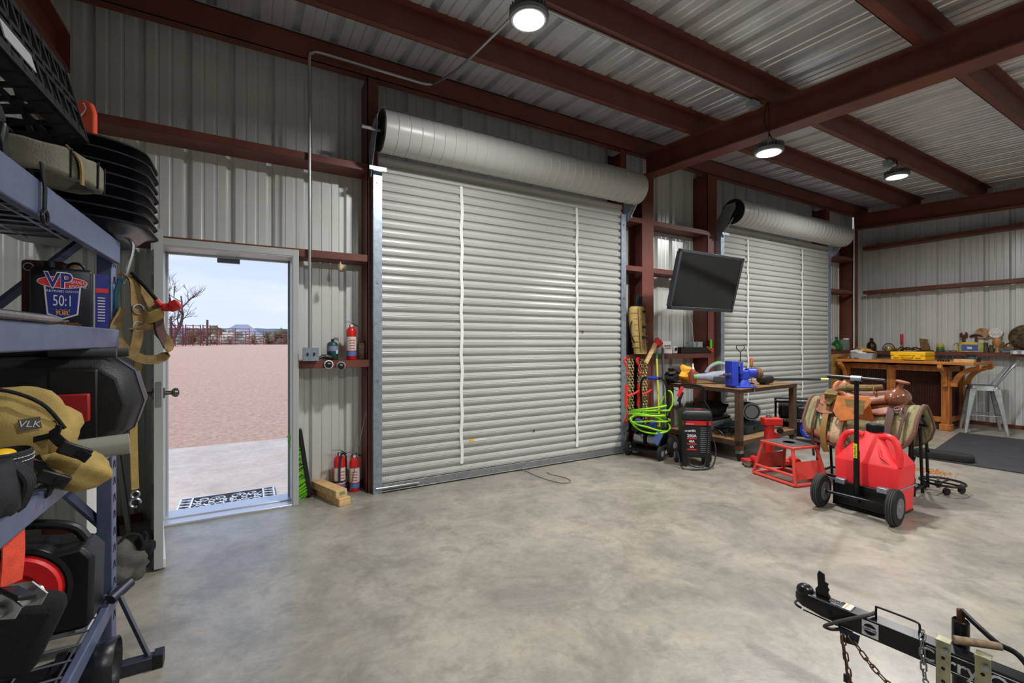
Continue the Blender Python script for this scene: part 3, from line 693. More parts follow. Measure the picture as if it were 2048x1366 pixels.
for i, (y0, y1, x, z) in enumerate(((1.15, 2.02, -.60, 1.444), (1.1, 1.70, -.545, 1.437), (1.2, 1.91, -.50, 1.4355))):
    m = MB(); n = 14; pts = [(x, y0+(y1-y0)*k/n, z) for k in range(n+1)]; m.tube(pts, [.0115]*(n-1)+[.0095, .004], 10)
    ONE(m, 'steel_bar', mat('worn_steel', '#8c8a86', .3, .85, .25, 40), ('longest of three round steel bars on the rack shelf edge', 'shortest of three round steel bars on the rack shelf edge', 'middle-length round steel bar on the rack shelf edge')[i], 'steel bar', (x, (y0+y1)/2, z))
r = TW('axe', 'axe with pale wooden handle standing behind the fuel can', 'axe', (-.88, 2.40, 1.424))
m = MB(); pts = smooth([(-.86, 2.38, 1.43), (-.87, 2.40, 1.5), (-.86, 2.41, 1.6), (-.845, 2.42, 1.70)], 4); m.tube(pts, [.016]*(len(pts)-3)+[.019, .021, .014], 10); m.to('handle', WOOD, r)
MB().prism([(-.06, -.03), (.03, -.02), (.03, .02), (-.06, .045)], .02, (-.86, 2.43, 1.45), (1, 0, 0), (0, 0, 1)).to('head', BLKM, r, bev=.003)
r = TW('leather_pouch', 'brown leather pouch with steel buckles standing behind the fuel can', 'pouch', (-.68, 2.52, 1.424))
MB().box((-.71, 2.54, 1.56), (.13, .05, .27)).to('body', LEATD, r, bev=.012)
for x in (-.75, -.69): MB().tube(arc((x, 2.512, 1.665), .015, 0, 2*PI, 10), .003, 5, True).to('buckle', CHROME, r)
ONE(MB().cyl((-.665, 2.62, 1.428), (-.65, 2.63, 1.70), .018, n=14), 'wooden_stake', WOOD, 'pale wooden handle standing behind the carton', 'handle', (-.62, 2.62, 1.424))
ONE(MB().prism([(0, -.13), (.05, -.10), (.075, -.03), (.05, .05), (-.01, .14), (-.06, .16), (-.08, -.1)], .02, (-.80, 1.90, 1.565), (.9, .43, 0), (0, 0, 1)), 'spade_blade', mat('spade_black', '#1d2029', .4, .3), 'dark pointed spade blade with red edge leaning at near end of rack shelf', 'spade', (-.80, 1.9, 1.43), bev=.004)

# ---- harness hanging from the rack post
r = TW('climbing_harness', 'tan webbing harness hanging from a hook on the rack post', 'harness', (-.47, 2.72, 1.35))
MB().tube(smooth([(-.53, 2.70, 1.72), (-.525, 2.72, 1.83), (-.50, 2.74, 1.86), (-.47, 2.75, 1.82), (-.49, 2.74, 1.70), (-.505, 2.74, 1.64)], 5), .008, 8).to('hook', PIPE, r)
def strp(nm, pts, w_, mt, side=(.8, .6, 0), t=.006): MB().ribbon(smooth(pts, 5), w_, t, side).to(nm, mt, r)
strp('strap', [(-.51, 2.74, 1.68), (-.46, 2.72, 1.66), (-.45, 2.70, 1.55), (-.44, 2.69, 1.42), (-.46, 2.69, 1.30)], .045, TANW)
strp('strap', [(-.48, 2.74, 1.68), (-.425, 2.73, 1.60), (-.39, 2.72, 1.50), (-.41, 2.70, 1.44), (-.47, 2.69, 1.42)], .04, TANW)
strp('strap', [(-.50, 2.70, 1.52), (-.52, 2.68, 1.42), (-.48, 2.67, 1.33), (-.41, 2.68, 1.285), (-.345, 2.70, 1.30), (-.33, 2.71, 1.36), (-.37, 2.72, 1.42), (-.40, 2.72, 1.50)], .042, TANW, (.3, .3, .9))
strp('strap', [(-.37, 2.72, 1.50), (-.36, 2.71, 1.42), (-.33, 2.71, 1.34)], .04, LEATD)
strp('leg_loop', [(-.43, 2.71, 1.50), (-.40, 2.69, 1.48), (-.36, 2.70, 1.51), (-.38, 2.72, 1.55)], .05, KHAKI, (0, 0, 1))
MB().tube(smooth([(-.51, 2.72, 1.66), (-.525, 2.71, 1.58), (-.52, 2.70, 1.48), (-.525, 2.70, 1.36)], 5), .009, 8).to('teal_rope', mat('teal_rope', '#2f6f86', .7), r)
MB().tube(smooth([(-.47, 2.72, 1.69), (-.42, 2.71, 1.63), (-.37, 2.70, 1.56)], 4), .009, 8).to('saw_tube', BLKM, r)
MB().tube(smooth([(-.375, 2.70, 1.565), (-.35, 2.70, 1.535), (-.32, 2.70, 1.535), (-.285, 2.70, 1.555)], 4), [.014]*4+[.02]*4+[.026]*4+[.012], 10).to('red_grip', RED, r)
for z in (1.44, 1.52): MB().tube(arc((-.44, 2.69, z), .022, 0, 2*PI, 12, (.8, .6, 0), (0, 0, 1)), .004, 6, True).to('ring', STEEL, r)
r = TW('webbing_strap', 'khaki webbing strap with snap hook hanging behind the rack post', 'strap', (-.47, 2.8, .58))
MB().ribbon(smooth([(-.44, 2.70, 1.31), (-.46, 2.78, 1.2), (-.475, 2.80, 1.0), (-.475, 2.80, .85), (-.47, 2.80, .66)], 6), .03, .008, (.9, .43, 0)).to('webbing', KHAKI, r)
MB().tube(arc((-.47, 2.80, .635), .016, 0, 2*PI, 12), .005, 6, True).to('ring', STEEL, r); MB().tube(arc((-.47, 2.80, .595), .02, -.2, 1.6*PI, 12), .006, 6).to('snap_hook', STEEL, r)

# ---- long case with red latch
r = TW('hard_case', 'large black hard plastic case with red latch on the rack', 'case', (-.78, 2.35, .95))
CASE = mat('case_black', '#191a1e', .45, 0, .1, 20, .25, 260)
def octo(s, x0, x1, z0, z1): 
    c = .075; return [(x0, z0+c), (x0+.13, z0), (x1-.14, z0), (x1-.03, z0+c), (x1, (z0+z1)/2), (x1-.03, z1-c*.8), (x1-.10, z1), (x0+.13, z1), (x0, z1-c)]
def inset(poly, k):
    cx = sum(p[0] for p in poly)/len(poly); cz = sum(p[1] for p in poly)/len(poly)
    return [(cx+(p[0]-cx)*(1-k), cz+(p[1]-cz)*(1-k*1.6)) for p in poly]
P0 = octo(0, -1.05, -.365, .955, 1.312)
for nm, ya, yb, yc_ in (('front_shell', 2.18, 2.21, 2.335), ('back_shell', 2.52, 2.49, 2.345)):
    MB().loft([[(p[0], ya, p[1]) for p in inset(P0, .10)], [(p[0], yb, p[1]) for p in inset(P0, .03)], [(p[0], yc_, p[1]) for p in P0]]).to(nm, CASE, r, bev=.006)
MB().loft([[(p[0], 2.333, p[1]) for p in inset(P0, -.012)], [(p[0], 2.347, p[1]) for p in inset(P0, -.012)]]).to('seam_band', mat('case_edge', '#3b3c42', .35), r)
MB().bb((-.60, 2.168, .985), (-.47, 2.185, 1.27)).to('latch_recess', BLK, r, bev=.006)
l_ = MB().bb((-.582, 2.150, 1.085), (-.488, 2.170, 1.185)).to('latch', mat('latch_red', '#9e2226', .4), r, bev=.006)
MB().bb((-.56, 2.146, 1.10), (-.51, 2.152, 1.125)).to('latch_slot', BLK, l_, bev=.003)
r = TW('foam_rod', 'black rod with grey foam tip lying on top of the large hard case', 'rod', (-.6, 2.3, 1.313), 'pair of foam-tipped rods')
MB().tube([(-1.1, 2.22, 1.327), (-.55, 2.255, 1.327)], .012, 10).to('rod', BLKM, r); MB().tube([(-.62, 2.25, 1.327), (-.435, 2.262, 1.327)], .0165, 12).to('foam_tip', mat('foam_dark', '#4a4a4c', .85), r)
o = copy(r); o.location = r.location + V((.02, .1, 0))

# ---- khaki bag and tool pouch hanging over the shelf edge
r = TW('canvas_bag', 'khaki canvas roll bag with black buckles on the rack beam', 'bag', (-.62, 1.82, .95))
MB().ell((-.60, 1.90, 1.09), (.15, .10, .145), (.0, .25, .3), 24, 16, .25).to('body', KHAKI, r, smooth=70)
MB().ell((-.485, 1.90, .985), (.115, .08, .06), (0, .45, .2), 24, 14, .3).to('pocket', KHAKI, r, smooth=70)
for pp in ([(-0.501, 1.828, 1.108), (-0.474, 1.812, 1.075), (-0.438, 1.791, 1.05), (-0.405, 1.772, 1.027)], [(-0.548, 1.838, 1.056), (-0.516, 1.819, 1.006), (-0.488, 1.803, 0.973), (-0.501, 1.81, 0.923)]):
    MB().ribbon(smooth(pp, 4), .026, .006, (.35, .2, .9)).to('buckle_strap', BLKF, r)
    c_ = V(pp[2]); bk = MB().box(c_, (.075, .02, .036), (0, .55, .28)).to('buckle', BLK, r, bev=.004); MB().box(c_+V((.015, -.009, -.008)), (.02, .006, .016), (0, .55, .28)).to('buckle_window', DARK, bk)
MB().ribbon(smooth([(-0.589, 1.844, 1.06), (-0.539, 1.815, 1.086), (-0.478, 1.78, 1.106), (-0.468, 1.774, 1.131)], 4), .016, .005, (0, 0, 1)).to('black_piping', BLKF, r)
MB().tube(smooth([(-.73, 1.80, 1.16), (-.68, 1.80, 1.225), (-.6, 1.815, 1.235), (-.52, 1.83, 1.19), (-.475, 1.85, 1.11)], 5), .006, 6).to('edge_piping', BLKF, r)
pc = V((-0.533, 1.794, 1.137)); MB().box(pc, (.044, .004, .034), (.1, -.12, .3)).to('patch', mat('patch_grey', '#5d5c50', .7), r)
text('VLK', .026, LWH, r, pc+V((0, -.005, 0))-r.location, (PI/2+.1, .12, .3), shear=.15)
ONE(MB().lathe([(.033, 0), (.036, .002), (.036, .26), (.034, .262), (.031, .255), (.03, .01)], (-.62, 2.02, 1.0), (.97, .24, .03), 20), 'plastic_tube', mat('tube_clear', '#8d8f84', .3), 'short grey plastic tube lying behind the khaki bag', 'tube', (-.5, 2.05, .95))
r = TW('tool_pouch', 'black stitched tool pouch hung on the rack beam holding yellow tool', 'tool pouch', (-.54, 1.52, 1.0))
rings = [[(-.545+rx*math.cos(a*PI/9), 1.535+ry*math.sin(a*PI/9), z) for a in range(18)] for z, rx, ry in ((.90, .03, .05), (.92, .05, .075), (1.0, .058, .085), (1.08, .06, .088), (1.085, .054, .08), (1.0, .05, .076))]
POU = mat('pouch_black', '#232429', .8, 0, .2, 40, .2, 250)
b_ = MB().loft(rings).to('pocket', POU, r, smooth=50)
for z in (1.066, 1.052):
    q = MB()
    for a in range(44): 
        t = a*2*PI/44; q.box((-.545+.0605*math.cos(t), 1.535+.0885*math.sin(t), z), (.0025, .008, .002), (0, 0, math.atan2(.0885*math.cos(t), -.0605*math.sin(t))-PI/2))
    q.to('stitching', LWH, b_)
MB().ell((-.555, 1.52, 1.075), (.035, .05, .018)).to('yellow_tool', YEL, r)
for i in range(3): MB().tube(smooth([(-.50, 1.47-.02*i, 1.05), (-.465, 1.46-.02*i, 1.0), (-.48, 1.48-.02*i, .94), (-.50, 1.50-.02*i, .90)], 5), .012, 8).to('glove_finger', POU, r)
MB().ell((-.535, 1.40, .985), (.06, .09, .10), None, 16, 10, .4).to('glove', POU, r, smooth=60)
ONE(MB().bb((-.575, 1.55, 1.08), (-.56, 1.58, 1.21)), 'marker_pack', mat('pack_red', '#c8383a', .5), 'small red and clear blister pack standing in the black pouch', 'packet', (-.567, 1.565, 1.08), bev=.003)
r.scale = (.78, .78, .78); r.location += V((-.0, .155, .02))
# ---- orange ratchet strap
r = TW('ratchet_strap', 'orange ratchet strap with steel buckle hanging over the black cushion', 'strap', (-.52, 1.60, .70))
ORW = mat('orange_webbing', '#e8533c', .85, 0, .12, 30, .25, 300)
MB().ribbon(smooth([(-.50, 1.66, 1.00), (-.492, 1.663, .92), (-.49, 1.665, .82), (-.495, 1.665, .745)], 6), .05, .004, (.55, .83, 0)).to('webbing', ORW, r)
for s_ in (-1, 1): MB().prism([(-.03, -.05), (.03, -.06), (.035, .03), (0, .06), (-.03, .03)], .004, (-.49+s_*.016, 1.66+s_*.026, .70), (-.3, .2, .9), (.83, -.55, .1)).to('side_plate', STEEL, r)
MB().cyl((-.515, 1.62, .695), (-.455, 1.705, .695), .02, n=16).to('spool', STEEL, r); MB().box((-.47, 1.62, .735), (.05, .07, .012), (.3, .4, .98)).to('lever', BLKM, r, bev=.004)

r.location += V((-.035, 0, 0))
# ---- bottom shelf: reel case, cushion
r = TW('cord_reel_case', 'black moulded cord reel case with red drum on the bottom rack shelf', 'reel case', (-.76, 2.42, .262))
oc = [(-.25, 0), (.18, 0), (.20, .03), (.205, .27), (.17, .32), (.08, .31), (.06, .335), (-.12, .36), (-.18, .33), (-.25, .30)]
MB().prism(oc, .17, (-.72, 2.50, .265), (1, 0, 0), (0, 0, 1)).to('body', BLK, r, bev=.018)
MB().tube(smooth([(-.89, 2.41, .61), (-.84, 2.41, .66), (-.72, 2.41, .675), (-.60, 2.41, .645), (-.555, 2.41, .59)], 5), .018, 10).to('handle', BLK, r)
MB().lathe([(.155, 0), (.165, -.012), (.15, -.016), (.145, .0)], (-.735, 2.328, .455), (0, 1, 0), 36).to('reel_ring', BLK, r)
MB().lathe([(.075, 0), (.08, -.02), (.128, -.022), (.135, -.012), (.14, .004), (.07, .004)], (-.735, 2.322, .455), (0, 1, 0), 36).to('red_drum', REDB, r)
r = TW('cushion', 'black padded seat cushion propped against the reel case', 'cushion', (-.66, 2.02, .27))
MB().box((-.70, 2.05, .45), (.30, .09, .28), (.25, .35, .25)).to('pad', BLKF, r, bev=.04)
r = TW('leather_boot', 'black leather saddle boot lying on floor below the rack', 'boot', (-.55, 2.32, 0))
BLEA = mat('black_leather', '#191a20', .35, 0, .2, 20, .08, 90)
MB().loft([[(x, 2.30+.06*(1+.5*q)*math.cos(a*PI/8), .10+.02*q+(.065+.035*q)*math.sin(a*PI/8)) for a in range(16)] for q, x in ((0, -.80), (.1, -.72), (.4, -.60), (.8, -.50), (1, -.44))], cap=False).to('shaft', BLEA, r, solid=.006)
MB().ell((-.80, 2.30, .085), (.07, .07, .08)).to('toe', BLEA, r, smooth=60); MB().ribbon(smooth([(-.62, 2.22, .12), (-.60, 2.27, .19), (-.6, 2.33, .20), (-.6, 2.39, .12)], 4), .03, .006, (1, 0, 0)).to('strap', BLEA, r)
ONE(MB().ell((-.66, 2.0, .10), (.11, .11, .10)), 'ball', mat('tan_ball', '#8e7d68', .8, 0, .15, 10, .2, 150), 'tan worn leather ball on floor before the rack', 'ball', (-.66, 2.0, .10))
r = TW('floor_stand', 'dark steel T-foot stand with slanted strut on floor beside the rack', 'stand', (-.5, 2.42, 0))
STN = mat('stand_steel', '#3c3f4a', .4, .5)
MB().bb((-.78, 2.395, 0), (-.33, 2.445, .05)).to('foot_bar', STN, r, bev=.004); MB().bb((-.345, 2.39, 0), (-.31, 2.45, .058)).to('end_cap', BLK, r, bev=.003)
MB().tube([(-.36, 2.42, .04), (-.475, 2.52, .285)], .011, 6).to('strut', STN, r); MB().cyl((-.50, 2.50, .285), (-.45, 2.58, .31), .022, n=14).to('sleeve', STN, r)

# ---- behind the rack, by the door
ONE(MB().bb((-.70, 2.86, 0), (-.655, 3.34, .80)), 'white_board', WHT, 'white laminate board standing upright behind the rack post', 'board', (-.68, 3.1, 0), bev=.004)
for i, (x0, x1, w_, mt, lab) in enumerate(((-.80, -.93, .05, mat('plank_brown', '#5d4434', .7, 0, .2, 10), 'brown wooden plank leaning in corner behind walk door'), (-.72, -.86, .03, PIPE, 'grey steel channel leaning in corner behind walk door'))):
    ONE(MB().box(((x0+x1)/2, 4.12, .62), (w_, .04, 1.24), (0, math.atan2(x1-x0, 1.24), 0)), ('plank', 'steel_channel')[i], mt, lab, ('plank', 'channel')[i], (x0, 4.12, 0), bev=.003)
r = TW('canvas_sack', 'grey and black canvas sack slumped on floor behind the open door', 'sack', (-.60, 3.36, 0))
MB().ell((-.62, 3.36, .10), (.11, .11, .115), None, 20, 14, .5).to('body', mat('sack_grey', '#565650', .9, 0, .3, 8, .3, 150), r, smooth=60)
MB().ell((-.54, 3.42, .12), (.05, .05, .12), (0, .3, 0), 14, 10, .5).to('flap', BLKF, r, smooth=60)
MB().tube(smooth([(-.64, 3.32, .20), (-.6, 3.33, .27), (-.54, 3.36, .24), (-.53, 3.40, .1)], 5), .008, 8).to('drawcord', BLKF, r)
# ================================================================== FRONT WALL SMALL THINGS
LABW = mat('label_paper', '#d9d5cc', .6); LABB = mat('label_blue', '#5a76b8', .5); GREY = mat('grey_plastic', '#8b9096', .5)
def extinguisher(loc, h, lab, rz=0, hose=True, strap=False):
    r = T('fire_extinguisher', lab, 'fire extinguisher', loc, rz); R = h*.125
    MB().lathe([(R*.9, 0), (R, .006), (R, h*.74), (R*.88, h*.8), (R*.5, h*.855), (R*.34, h*.87)], n=24).to('cylinder', EXTR, r, smooth=50)
    MB().cyl((0, 0, h*.86), (0, 0, h*.92), R*.36, n=12).to('valve', BLKM, r)
    MB().box((-R*.5, 0, h*.985), (R*1.9, R*.4, h*.018), (0, .12, 0)).to('lever', STEEL, r); MB().box((R*.6, 0, h*.93), (R*1.7, R*.36, h*.02), (0, .55, 0)).to('carry_handle', BLKM, r)
    MB().lathe([(R*.3, -.003), (R*.3, .003)], (0, -R*.42, h*.89), (0, 1, 0), 12).to('gauge', WHT, r)
    lb = MB(); n = 9; a0, a1 = -PI*.92, -PI*.08
    for z0, z1, mt, nm in ((h*.24, h*.60, LABW if not hose else LABW, 'label'), (h*.10, h*.22, LABB, 'blue_label')):
        q = MB(); vs = [((R+.0008)*math.cos(a0+(a1-a0)*k/n), (R+.0008)*math.sin(a0+(a1-a0)*k/n), z) for z in (z0, z1) for k in range(n+1)]
        q.add(vs, [(k, k+1, n+2+k, n+1+k) for k in range(n)]); o = q.to(nm, mt, r)
    for k in range(4): MB().box((0, -R-.001, h*(.30+.07*k)), (R*1.1, .001, h*.018)).to('print_line', LRED, r)
    if hose: MB().tube(smooth([(R*.4, 0, h*.9), (R*1.15, 0, h*.82), (R*1.2, 0, h*.5), (R*1.1, 0, h*.36)], 4), R*.16, 8).to('hose', BLK, r)
    if strap: MB().ribbon(smooth([(0, -R*1.05, h*.95), (-R*.4, -R*1.1, h*.6), (-R*.4, -R*1.08, h*.3)], 4), R*.4, .004, (1, 0, 0)).to('mount_strap', mat('strap_navy', '#20263c', .6), r); MB().lathe([(R*1.04, h*.27), (R*1.06, h*.27), (R*1.06, h*.31), (R*1.04, h*.31)], n=24).to('band', mat('strap_navy', '#20263c', .6), r)
    return r
extinguisher((.81, 4.31, 1.206), .345, 'slim red fire extinguisher standing on red girt shelf beside walk door', 0, False)
extinguisher((.712, 4.33, 0), .40, 'red fire extinguisher with dark mounting strap on floor behind lumber blocks', .2, True, True)
extinguisher((.845, 4.34, 0), .36, 'red fire extinguisher on floor beside roll-up door jamb', -.2, False)
r = T('propane_cylinder', 'small dark green propane cylinder on red girt shelf', 'gas cylinder', (.652, 4.32, 1.206))
GP = mat('propane_green', '#1d4a44', .4)
MB().lathe([(.042, 0), (.048, .006), (.048, .13), (.042, .15), (.025, .162), (.012, .166)], n=24).to('body', GP, r, smooth=50); MB().cyl((0, 0, .163), (0, 0, .185), .014, n=12).to('cap', BLK, r)
MB().lathe([(.0487, .08), (.0487, .125)], n=24).to('label', mat('label_pale_blue', '#7d8aa8', .5), r); MB().box((.03, -.04, .07), (.015, .012, .03)).to('tag', WHT, r)
r = T('spray_can', 'old tan spray can on red girt shelf beside door jamb', 'spray can', (.915, 4.33, 1.206))
MB().lathe([(.030, 0), (.033, .004), (.033, .13), (.026, .15)], n=20).to('can', mat('can_tan', '#8a7c66', .5, .2, .3, 30), r, smooth=50); MB().cyl((0, 0, .148), (0, 0, .18), .013, n=12).to('nozzle', mat('nozzle_tan', '#6a5a4a', .6), r)
r = T('switch_box', 'grey steel electrical switch box on red girt shelf at conduit foot', 'electrical box', (.455, 4.18, 1.206))
MB().bb((-.058, -.035, .0), (.058, .035, .11)).to('box', GALV, r, bev=.006); MB().bb((-.062, -.039, -.0), (.062, -.035, .115)).to('cover', GALV, r, bev=.004)
for x in (-.025, .025): MB().bb((x-.006, -.048, .045), (x+.006, -.038, .07)).to('toggle', BLK, r)
ONE(MB().tube(smooth([(.52, 4.22, 1.225), (.57, 4.23, 1.24), (.62, 4.24, 1.23), (.64, 4.26, 1.22)], 4), [.014]*5+[.02]*5+[.016]*3, 8), 'air_hose_end', BLK, 'short black hose end lying on red girt shelf', 'hose', (.58, 4.24, 1.206))
for i, (x, z) in enumerate(((.60, 1.172), (.70, 1.158))):
    r = T('power_inlet', ('round white-rimmed power socket clipped to red girt face, the one under the propane cylinder', 'round black power socket clipped to red girt face under extinguisher')[i], 'socket', (x, 4.192, z))
    MB().lathe([(.038, 0), (.038, -.012), (.030, -.02)], (0, 0, 0), (0, 1, 0), 20).to('rim', WHT if i == 0 else GREY, r); MB().lathe([(0, -.022), (.030, -.0205)], (0, 0, 0), (0, 1, 0), 20).to('face', BLK, r)
    MB().box((.0, -.026, .008), (.02, .008, .012)).to('flap', GREY, r)
r = T('wooden_pendant', 'small turned wooden pendant hanging under girt beside walk door', 'ornament', (.693, 4.17, 1.985))
MB().lathe([(.004, 0), (.014, .004), (.017, .016), (.0165, .02), (.018, .026), (.0155, .03), (.015, .04), (.010, .058), (.006, .07), (.003, .078)], n=16).to('body', WOOD, r); MB().tube([(0, 0, .078), (0, .012, .125)], .0012, 4).to('string', BLKM, r)
# push broom
r = T('push_broom', 'push broom with lime green bristles leaning upside down at walk door frame', 'broom', (.46, 4.37, .0), 0, None, (0, math.radians(-8), 0))
MB().bb((-.005, -.035, .01), (.03, .035, .61)).to('block', BLK, r, bev=.006)
for k in range(2):
    m = MB()
    for i in range(90):
        z = .03+.3*k+random.random()*.27; y = random.uniform(-.03, .03); m.cyl((-.004, y, z), (-.075-random.random()*.02, y+random.uniform(-.01, .01), z-.03+random.uniform(-.012, .012)), .0035, .0025, 5)
    o = m.to('bristles', mat('bristle_green', '#7bd12c', .5), r); o['kind'] = 'stuff'
# lumber
for i, (loc, rz, lab) in enumerate((((.635, 4.20, 0.0), .30, 'pine lumber block on floor, the lower of two before red extinguishers'), ((.605, 4.23, .062), .34, 'pine lumber block stacked on top of another before red extinguishers'))):
    r = T('lumber_block', lab, 'lumber', loc, rz); MB().bb((-.05, -.22, 0), (.05, .22, .062)).to('wood', WOOD, r, bev=.003)
    if i: MB().bb((-.02, -.2206, .02), (.03, -.2200, .045)).to('grade_stamp', mat('stamp_green', '#6a8a5a', .7), r)
ONE(MB().tube([(.945, 4.26, .80), (.88, 4.28, .45), (.80, 4.30, .02)], .004, 6), 'steel_rod', STEEL, 'thin steel rod leaning on door jamb behind extinguisher', 'rod', (.80, 4.30, 0))
ONE(MB().tube(smooth([(2.52, 4.15, .02), (2.53, 4.0, .005), (2.55, 3.75, .005), (2.62, 3.56, .005), (2.72, 3.55, .005), (2.75, 3.68, .005), (2.69, 3.85, .005), (2.70, 3.93, .005)], 5), .004, 5), 'pull_rope', mat('rope_tan', '#7d6f58', .9), 'thin brown pull rope trailing on floor from roll-up door', 'rope', (2.55, 3.8, 0))
for nm in ('door_2',):
    d = bpy.data.objects[nm]
    MB().bb((1.92, 4.1505, .365), (1.965, 4.1535, .39)).to('caution_sticker', YEL, d); MB().bb((1.965, 4.1505, .366), (2.10, 4.153, .389)).to('white_sticker', WHT, d)
    MB().lathe([(.012, 0), (.012, .004)], (2.68, 4.147, .40), (0, 1, 0), 10).to('rust_spot', RUST, d); MB().lathe([(.014, 0), (.014, .004)], (3.35, 4.147, 1.48), (0, 1, 0), 10).to('rust_spot', RUST, d)

# ================================================================== BETWEEN THE ROLL-UP DOORS
# rifle scabbard
r = TW('rifle_scabbard', 'khaki webbed rifle scabbard holding black rifle stock on red column', 'scabbard', (4.2, 4.14, 1.21))
rings = []
for i, (z, w_, cx) in enumerate(((1.215, .10, 4.26), (1.25, .105, 4.26), (1.36, .11, 4.235), (1.5, .125, 4.215), (1.62, .135, 4.205), (1.72, .135, 4.20), (1.78, .125, 4.20), (1.805, .10, 4.205))):
    rings.append([(cx+w_*math.cos(a*PI/8), 4.135+.055*math.sin(a*PI/8), z) for a in range(16)])
MB().loft(rings).to('sleeve', KHAKI, r, smooth=50)
for z in (1.30, 1.37, 1.44, 1.51, 1.58, 1.65, 1.72): MB().lathe([(1.0, -.006), (1.03, 0), (1.0, .006)], (0, 0, 0), n=16).xf(Mx.Translation((4.262-.11*(z-1.2), 4.135, z)) @ Mx.Diagonal((.118+.02*math.sin((z-1.2)*3), .06, 1, 1))).to('webbing_row', TANW, r)
for x in (4.17, 4.24): MB().ribbon(smooth([(x, 4.075, 1.78), (x+.01, 4.068, 1.6), (x+.03, 4.07, 1.4), (x+.05, 4.072, 1.25)], 4), .025, .006, (1, 0, 0)).to('strap', TANW, r)
for z in (1.74, 1.55, 1.42): MB().box((4.25, 4.066, z), (.04, .015, .03)).to('buckle', BLK, r)
MB().tube(smooth([(4.09, 4.11, 1.62), (4.05, 4.1, 1.5), (4.12, 4.1, 1.36)], 5), .008, 6).to('sling', BLKF, r)
MB().prism([(-.05, 0), (.05, 0), (.065, .15), (-.03, .165)], .035, (4.215, 4.15, 1.79), (1, 0, 0), (0, 0, 1)).to('rifle_stock', BLK, r, bev=.008)
# red cloth and stick on the column
ONE(MB().ell((4.60, 4.165, 1.355), (.055, .05, .06), None, 14, 10, .8), 'red_ribbon', mat('red_cloth', '#cf3a34', .85), 'bundle of bright red flagging stuffed beside red column', 'flagging', (4.6, 4.165, 1.3), smooth=60)
ONE(MB().box((4.37, 4.07, 1.22), (.05, .03, .30), (0, .62, 0)), 'wooden_stick', WOOD, 'short pale wooden stick leaning across chains beside red column', 'stick', (4.35, 4.07, 1.2), bev=.004)
# hanging chains and load binders
CHN = mat('chain_gold', '#c4b888', .35, .8, .3, 60)
lm = MB(); n = 12; pts = []
for k in range(n):
    a = 2*PI*k/n; pts.append((.0145*math.cos(a), 0, (.011 if math.sin(a) > 0 else -.011)+.0145*math.sin(a)))
lm.tube(pts, .0052, 5, True); LINK = lm.mesh('link', CHN)
def chain(x, z1, z0, y, lab):
    r = T('hanging_chain', lab, 'chain', (x, y, z1), 0, 'gold chains hung between door and column')
    for s_ in (-1, 1):
        m = MB(); z = 0; k = 0
        while z > z0-z1:
            R_ = Mx.Translation((s_*.024+.004*math.sin(k*.9), .002*math.cos(k), z)) @ Mx.Rotation(PI/2*(k % 2)+.5, 4, 'Z')
            m.add([R_ @ v.co for v in LINK.vertices], [tuple(p.vertices) for p in LINK.polygons]); z -= .036; k += 1
        o = m.to('chain_strand', CHN, r)
chain(4.075, 1.13, .40, 4.18, 'looped gold chain, first counted from tall roll-up door towards red column'); chain(4.145, 1.13, .40, 4.18, 'looped gold chain, second counted from tall roll-up door towards red column')
chain(4.30, 1.13, .40, 4.175, 'looped gold chain, third counted from tall roll-up door towards red column'); chain(4.365, 1.13, .40, 4.165, 'looped gold chain, fourth counted from tall roll-up door towards red column')
BR = mat('binder_red', '#d8322c', .4)
def binder(x, lab, z=1.12):
    r = T('load_binder', lab, 'load binder', (x, 4.145, 0))
    def hook(zc, up):
        s_ = 1 if up else -1
        return smooth([(.02, 0, zc-.1*s_), (.0, 0, zc-.04*s_), (-.03, 0, zc+.0*s_), (-.028, 0, zc+.035*s_), (.0, 0, zc+.045*s_), (.025, 0, zc+.02*s_)], 4)
    pts = hook(z, True); MB().tube(pts, [.012]*4+[.016]*(len(pts)-9)+[.012]*4+[.006], 8).to('grab_hook', BR, r)
    MB().lathe([(.012, 0), (.02, .01), (.02, .035), (.012, .045)], (.02, 0, z-.17), n=12).to('eye', BR, r)
    MB().cyl((.01, 0, z-.19), (.01, 0, z-.30), .011, n=10).to('screw', STEEL, r)
    MB().cyl((.01, 0, z-.28), (.0, 0, z-.56), .026, n=14).to('barrel', BR, r); MB().cyl((0, 0, z-.56), (0, 0, z-.64), .011, n=10).to('screw', STEEL, r)
    pts = hook(z-.70, False); MB().tube(pts, .013, 8).to('grab_hook', BR, r)
    MB().tube([(-.0, -.02, z-.42), (.09, -.04, z-.40), (.17, -.05, z-.36)], .012, 8).to('handle', BR, r)
binder(4.02, 'red ratchet load binder hung next to the tall roll-up door'); binder(4.24, 'red ratchet load binder hung next to the red column')
# broom sticks
ONE(MB().tube([(4.39, 3.93, .03), (4.53, 4.12, 1.2)], .012, 8), 'broom_handle', mat('stick_yellow', '#c9c12c', .4), 'yellow broom handle leaning beside red column', 'handle', (4.39, 3.93, 0))
ONE(MB().cyl((4.524, 4.112, 1.15), (4.533, 4.124, 1.235), .014, n=10), 'handle_grip', mat('grip_green', '#1f8a5a', .5), 'green grip on top of yellow broom handle', 'grip', (4.53, 4.12, 1.15))
ONE(MB().tube([(4.44, 3.9, .02), (4.655, 4.13, 1.28)], .014, 8), 'steel_pole', mat('pole_grey', '#4d5058', .4, .5), 'dark grey pole leaning beside yellow broom handle', 'pole', (4.44, 3.9, 0))
